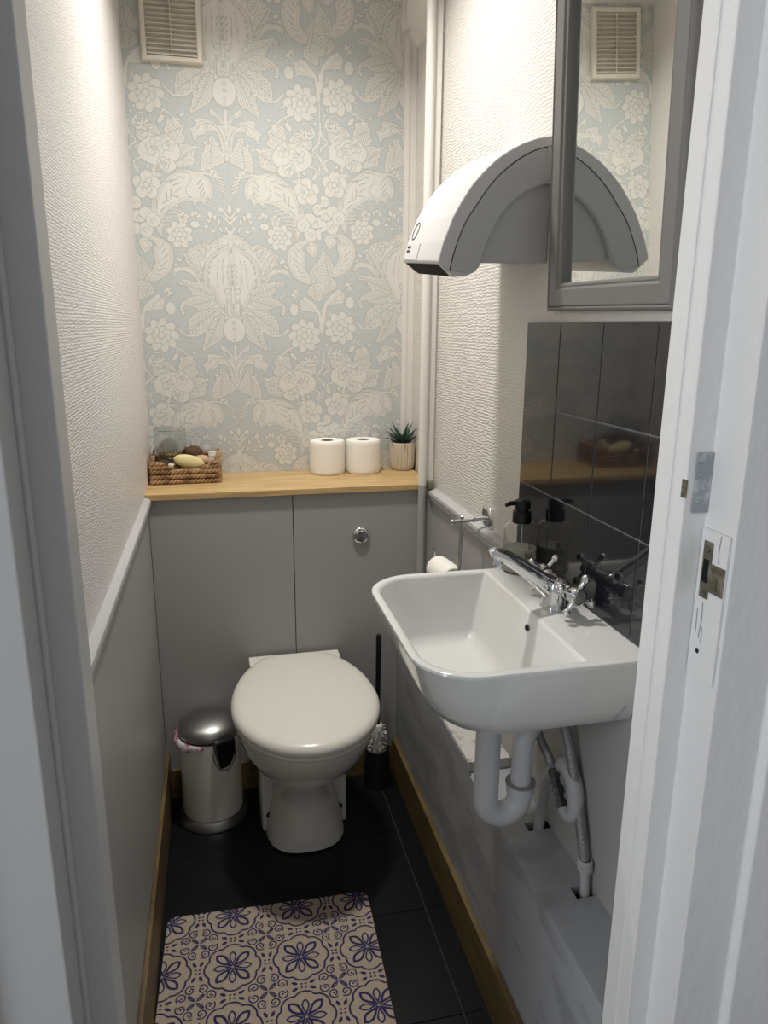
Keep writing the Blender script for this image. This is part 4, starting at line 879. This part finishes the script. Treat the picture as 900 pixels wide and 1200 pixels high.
# ------------------------------------------------------------------ toilet roll holder
t = thing('toilet_roll_holder', 'chrome swing-arm toilet roll holder on the right wall by the dado rail', 'roll holder', (0.8235, -0.455, 0.955))
b = new(); lathe(b, [(0.034, 0.0), (0.034, 0.003), (0.031, 0.007), (0.022, 0.0095), (0.010, 0.011), (0.0, 0.011)], (0.824, -0.455, 0.957), (-1, 0, 0), 36); obj('wall_rose', b, 'chrome', t, 50)
b = new(); tube(b, [(0.814, -0.455, 0.957), (0.77, -0.450, 0.953), (0.742, -0.446, 0.950)], [0.006, 0.005, 0.005], 12)
ball(b, (0.738, -0.4455, 0.9495), 0.0065); ball(b, (0.790, -0.452, 0.955), 0.0085, (1.2, 0.8, 0.8)); obj('arm', b, 'chrome', t, 50)
b = new(); tube(b, [(0.760, -0.449, 0.960), (0.760, -0.448, 0.95), (0.758, -0.447, 0.86), (0.757, -0.446, 0.822), (0.752, -0.436, 0.814), (0.746, -0.42, 0.813), (0.735, -0.33, 0.814), (0.734, -0.322, 0.819), (0.733, -0.318, 0.846)], 0.0046, 12, 0, 4); obj('hanging_rod', b, 'chrome', t, 60)
toilet_roll((0.7480, -0.434, 0.7990), (-0.115, 1, 0.01), 'white toilet roll hanging on the chrome holder behind the basin', None, 0.033, 0.098)

# ------------------------------------------------------------------ wall vent
vx0, vx1, vz0, vz1 = 0.050, 0.213, 2.093, 2.290
t = thing('wall_vent', 'cream plastic louvred vent grille high on the damask wall', 'vent', ((vx0 + vx1) / 2, YB, vz0))
def sweep_rect(b, prof, y0):
    rings = [[Vector((x, y0 - h, z)) for x, z in ((vx0 + d, vz0 + d), (vx1 - d, vz0 + d), (vx1 - d, vz1 - d), (vx0 + d, vz1 - d))] for d, h in prof]
    loft(b, rings, True, True)
b = new(); sweep_rect(b, [(0.0, 0.0), (0.0, 0.011), (0.002, 0.015), (0.004, 0.0165), (0.013, 0.0165), (0.015, 0.014), (0.015, 0.003)], YB); obj('frame', b, 'vent', t, 30)
for k in range(14):
    z = vz0 + 0.0185 + k * 0.0122
    b = new(); put(b, [(vx0 + 0.0155, YB - 0.0045, z + 0.0085), (vx1 - 0.0155, YB - 0.0045, z + 0.0085), (vx1 - 0.0155, YB - 0.0150, z), (vx0 + 0.0155, YB - 0.0150, z),
                       (vx0 + 0.0155, YB - 0.0045, z + 0.0070), (vx1 - 0.0155, YB - 0.0045, z + 0.0070), (vx1 - 0.0155, YB - 0.0150, z - 0.0016), (vx0 + 0.0155, YB - 0.0150, z - 0.0016)],
                   [(0, 3, 2, 1), (4, 5, 6, 7), (3, 7, 6, 2), (0, 1, 5, 4), (0, 4, 7, 3), (1, 2, 6, 5)])
    obj('slat', b, 'vent', t, flat=True)
b = new(); xm = (vx0 + vx1) / 2; box(b, xm - 0.0012, xm + 0.0012, YB - 0.0163, YB - 0.003, vz0 + 0.015, vz1 - 0.015, 0.0003); obj('centre_bar', b, 'vent', t)

# ------------------------------------------------------------------ hand dryer
arc = [(0.614, 1.512), (0.6155, 1.520), (0.623, 1.548), (0.641, 1.593), (0.657, 1.621), (0.675, 1.647), (0.696, 1.670), (0.718, 1.690), (0.742, 1.706), (0.767, 1.719), (0.795, 1.729), (0.8238, 1.736)]
inn = [(0.8238, 1.656), (0.800, 1.650), (0.783, 1.641), (0.763, 1.628), (0.745, 1.612), (0.728, 1.592), (0.713, 1.566), (0.704, 1.542), (0.698, 1.519)]
bot = [(0.694, 1.507), (0.684, 1.4965), (0.671, 1.4905), (0.650, 1.4880), (0.645, 1.4880)]
t = thing('hand_dryer', 'white half-arch electric hand dryer sticking out from the right wall', 'hand dryer', (0.72, -0.575, 1.49))
YN, YF = -0.712, -0.452
def tilt_dryer(o):
    for v in o.data.vertices: v.co.z += (v.co.y + WORLD[o.parent.name].y - YN) * 0.085
arc = [(min(x - 0.007 * (x < 0.8), x), z) for x, z in arc]; inn = [(x - 0.007 * (x < 0.8), z) for x, z in inn]; bot = [(x - 0.007, z) for x, z in bot]
b = new(); prism(b, arc + inn + bot, 'Y', YN, YF, 0.004, 0, 3); obj('body', b, 'dryer', t, 28)
b = new(); core = [(0.6895, 1.513)] + [(x - 0.004 * (x < 0.82), z + 0.004) for x, z in inn[::-1]] + [(0.8238, 1.516), (0.760, 1.514)]
prism(b, core, 'Y', YN + 0.012, YF - 0.018, 0.003, 0, 2); obj('core_panel', b, 'dryershade', t, 28)
seam = [(x - 0.007 * (x < 0.81), z) for x, z in [(0.6365, 1.499), (0.6405, 1.520), (0.651, 1.553), (0.664, 1.583), (0.682, 1.610), (0.703, 1.640), (0.725, 1.664), (0.749, 1.684), (0.774, 1.700), (0.800, 1.711), (0.8236, 1.718)]]
for y, s in ((YN, -1), (YF, 1)):
    b = new(); sp = spline([(x, 0, z) for x, z in seam], 4); P2 = [(p.x + 0.002, p.z - 0.001) for p in sp]
    P2 = [(min(x, 0.8236), z) for x, z in P2] + [(min(x, 0.8236), z - 0.003 if i == 0 else z + 0.0035) for i, (x, z) in enumerate(inn[:-1])] + [(0.6875, 1.521), (0.683, 1.508), (0.675, 1.5), (0.662, 1.4955)]
    prism(b, P2, 'Y', min(y, y + s * 0.0016), max(y, y + s * 0.0016), 0.0006, 0, 1); o = obj('side_panel', b, 'dryershade', t, 28)
    b = new(); tube(b, [(p.x, y + s * 0.0002, p.z) for p in sp], 0.0009, 6); obj('panel_seam', b, 'print', t, 60)
n_ = Vector((-0.612, 0, -0.791)); q0, q1 = Vector((0.6105, 0, 1.5085)), Vector((0.6355, 0, 1.4890)); b = new(); vv = []
for off in (0.0007, -0.004):
    for p, y in ((q0, YN + 0.016), (q1, YN + 0.026), (q1, YF - 0.026), (q0, YF - 0.016)): vv.append(Vector((p.x, y, p.z)) + n_ * off)
put(b, vv, [(0, 1, 2, 3), (7, 6, 5, 4), (0, 4, 5, 1), (1, 5, 6, 2), (2, 6, 7, 3), (3, 7, 4, 0)]); obj('air_outlet', b, 'blackgap', t, flat=True)
def onface(z):
    for (xa, za), (xb, zb) in zip(arc, arc[1:]):
        if za <= z <= zb: return xa + (xb - xa) * (z - za) / (zb - za)
    return 0.6142
b = new(); tube(b, [(onface(1.572 + 0.0165 * math.sin(a)) - 0.0004, -0.488 + 0.0165 * math.cos(a), 1.572 + 0.0165 * math.sin(a)) for a in np.linspace(0, 2 * PI, 41)], 0.0011, 6); obj('logo_ring', b, 'print', t, 60)
b = new(); g = [(y, z) for z in np.linspace(1.500, 1.545, 6) for y in (-0.466, -0.556)]
loft(b, [[Vector((onface(z) - 0.0012, -0.462, z)), Vector((onface(z) - 0.0012, -0.560, z)), Vector((onface(z) + 0.002, -0.560, z)), Vector((onface(z) + 0.002, -0.462, z))] for z in np.linspace(1.516, 1.547, 7)]); lb = obj('label_plate', b, 'dryer', t, 30)
b = new()
for r_, (za, zb) in enumerate(((1.538, 1.543), (1.530, 1.535))):
    y = -0.470
    for w_ in ((0.006, 0.004, 0.007, 0.004), (0.005, 0.006, 0.003, 0.005))[r_]:
        put(b, [(onface(z) - 0.0016, yy, z) for z in (za, zb) for yy in (y, y - w_)], [(0, 1, 3, 2)]); y -= w_ + 0.0018
obj('label_print', b, 'print', lb, flat=True)
b = new(); box(b, 0.806, 0.812, YN - 0.003, YN - 0.0005, 1.703, 1.716, 0.0008); obj('latch', b, 'dryershade', t)
for o in list(t.children) + list(lb.children): tilt_dryer(o)

# ------------------------------------------------------------------ mirror in a grey moulded frame, leaning off the wall
UU = Vector((0, -1, -0.0155)).normalized(); VV = Vector((-0.040, 0, 1)); VV = (VV - UU * VV.dot(UU)).normalized(); WW = UU.cross(VV).normalized()
P0 = Vector((0.8070, -0.745, 1.4290)); MWD, MHT = 0.396, 0.545
MX = Matrix(((UU.x, VV.x, WW.x, P0.x), (UU.y, VV.y, WW.y, P0.y), (UU.z, VV.z, WW.z, P0.z), (0, 0, 0, 1)))
t = thing('wall_mirror', 'tall mirror in a grey moulded frame hung over the black tiles', 'mirror', P0 + UU * (MWD / 2))
b = new()
prof = [(0.0, -0.0165), (0.0, -0.004), (0.002, -0.0012), (0.005, 0.0), (0.0065, -0.0012), (0.0075, -0.0030), (0.009, -0.0012), (0.0115, -0.0004), (0.036, -0.0004), (0.0385, -0.0024), (0.040, -0.0040), (0.0425, -0.0032), (0.0455, -0.0044), (0.047, -0.0062), (0.0475, -0.0070), (0.0480, -0.0150), (0.0480, -0.0165)]
loft(b, [[MX @ Vector((u, v, w)) for u, v in ((d, d), (MWD - d, d), (MWD - d, MHT - d), (d, MHT - d))] for d, w in prof], False, False)
loft(b, [[MX @ Vector((u, v, w)) for u, v in ((d, d), (MWD - d, d), (MWD - d, MHT - d), (d, MHT - d))] for d, w in ((0.0, -0.0165), (0.0480, -0.0165))], False, False)
obj('frame', b, 'framegrey', t, 20)
b = new(); box(b, 0.0475, MWD - 0.0475, 0.0475, MHT - 0.0475, -0.0165, -0.0155, 0, 0, 1, MX); obj('mirror_glass', b, 'mirror', t, flat=True)

# ------------------------------------------------------------------ worn door furniture on the right jamb
b = new(); box(b, 0.7240, 0.7445, -1.3428, -1.3403, 1.1966, 1.2657, 0.0006)
for z in (1.2100, 1.2235, 1.2407, 1.2561): lathe(b, [(0.0032, 0.0), (0.0028, 0.0012), (0.0, 0.0014)], (0.7295 + 0.008 * (int(z * 1000) % 2), -1.3427, z), (0, -1, 0), 10)
tag(obj('catch_plate', b, 'plate', None, 30), 'upper paint smeared metal catch plate on the right door jamb', 'catch plate')
b = new(); prism(b, [(0.7138, -1.3407), (0.7160, -1.3407), (0.7170, -1.334), (0.7138, -1.333)], 'Z', 1.2139, 1.2350)
tag(obj('keep_notch', b, 'aged'), 'small dark worn notch in the jamb edge beside the catch plate', 'notch')
SX, SY = 0.745, -1.34
t = thing('strike_plate', 'lower bare metal strike plate set in a patched white block on the right jamb', 'strike plate', (SX, SY - 0.025, 0.95))
b = new(); box(b, SX - 0.0035, SX - 0.0002, SY - 0.048, SY - 0.0012, 1.0008, 1.1793, 0.0008); obj('patch_block', b, 'gloss', t)
b = new(); box(b, SX - 0.0052, SX - 0.0032, SY - 0.024, SY - 0.009, 1.0987, 1.1659, 0.0005); box(b, SX - 0.0052, SX - 0.0032, SY - 0.048, SY - 0.0232, 1.1083, 1.1419, 0.0008); box(b, SX - 0.0062, SX - 0.0048, SY - 0.0375, SY - 0.024, 1.1131, 1.1361, 0.0005); obj('metal_plate', b, 'aged', t, 30)
b = new(); box(b, SX - 0.0058, SX - 0.0049, SY - 0.021, SY - 0.012, 1.1179, 1.1448, 0.0); obj('latch_slot', b, 'blackgap', t, flat=True)
for z in (1.1572, 1.1045):
    b = new(); lathe(b, [(0.0042, 0), (0.0038, 0.0015), (0.0, 0.0017)], (SX - 0.0051, SY - 0.0165, z), (-1, 0, 0), 12); obj('screw', b, 'darksteel', t)
for pts in ([(-0.035, 1.1774), (-0.0335, 1.1592), (-0.035, 1.1448)], [(-0.017, 1.0930), (-0.0185, 1.0728), (-0.016, 1.0488)], [(-0.0205, 1.0632), (-0.021, 1.0440)], [(-0.009, 1.0824), (-0.010, 1.0536)]):
    b = new(); tube(b, [(SX - 0.0037, SY + y, z) for y, z in pts], 0.0006, 5); obj('crack', b, 'rubber', t)
b = new(); lathe(b, [(0.0035, 0), (0.003, 0.0006)], (SX - 0.0035, SY - 0.0165, 1.0325), (-1, 0, 0), 8); obj('nail_hole', b, 'print', t)

# ------------------------------------------------------------------ light
w = bpy.data.worlds.new('World'); S.world = w; w.use_nodes = True
w.node_tree.nodes['Background'].inputs['Color'].default_value = (0.76, 0.78, 0.82, 1); w.node_tree.nodes['Background'].inputs['Strength'].default_value = 0.42
def lamp(name, kind, loc, energy, col, size, target=None, size_y=None, shape=None):
    d = bpy.data.lights.new(name, kind); d.energy = energy; d.color = col
    if kind == 'AREA':
        d.shape = shape or 'DISK'; d.size = size
        if size_y: d.size_y = size_y
    else: d.shadow_soft_size = size
    o = bpy.data.objects.new(name, d); C.objects.link(o); o.location = loc
    if target: o.rotation_euler = (Vector(target) - Vector(loc)).to_track_quat('-Z', 'Y').to_euler()
    return o
lamp('assumed_ceiling_lamp', 'AREA', (0.385, -0.38, 2.47), 13.4, (1.0, 0.98, 0.945), 0.16, (0.385, -0.38, 0)).data.spread = math.radians(132)  # unseen lamp, assumed from where the shadows fall; no fitting is built
lamp('assumed_hall_daylight', 'AREA', (-2.0, -2.35, 1.8), 37, (0.85, 0.92, 1.0), 1.0, (0.8, -1.2, 1.2), 1.2, 'RECTANGLE')  # added area light standing for assumed hall daylight; no window is built

# ------------------------------------------------------------------ camera
yaw, pitch, roll = 0.2243, 0.2485, 0.0067
fwd = Vector((math.sin(yaw) * math.cos(pitch), math.cos(yaw) * math.cos(pitch), -math.sin(pitch)))
rt = Vector((math.cos(yaw), -math.sin(yaw), 0)); up = rt.cross(fwd)
r2 = rt * math.cos(roll) + up * math.sin(roll); u2 = -rt * math.sin(roll) + up * math.cos(roll)
cd = bpy.data.cameras.new('camera'); co = bpy.data.objects.new('camera', cd); C.objects.link(co)
co.matrix_world = Matrix(((r2.x, u2.x, -fwd.x, 0.2043), (r2.y, u2.y, -fwd.y, -2.0504), (r2.z, u2.z, -fwd.z, 1.40), (0, 0, 0, 1)))
cd.sensor_fit = 'VERTICAL'; cd.sensor_height = 36.0; cd.lens = 36.0 * 858.27 / 1200; cd.clip_start = 0.02
S.camera = co
S.view_settings.view_transform = 'Standard'; S.view_settings.look = 'None'; S.view_settings.exposure = 0.0; S.view_settings.gamma = 1.0
S.view_settings.use_curve_mapping = False
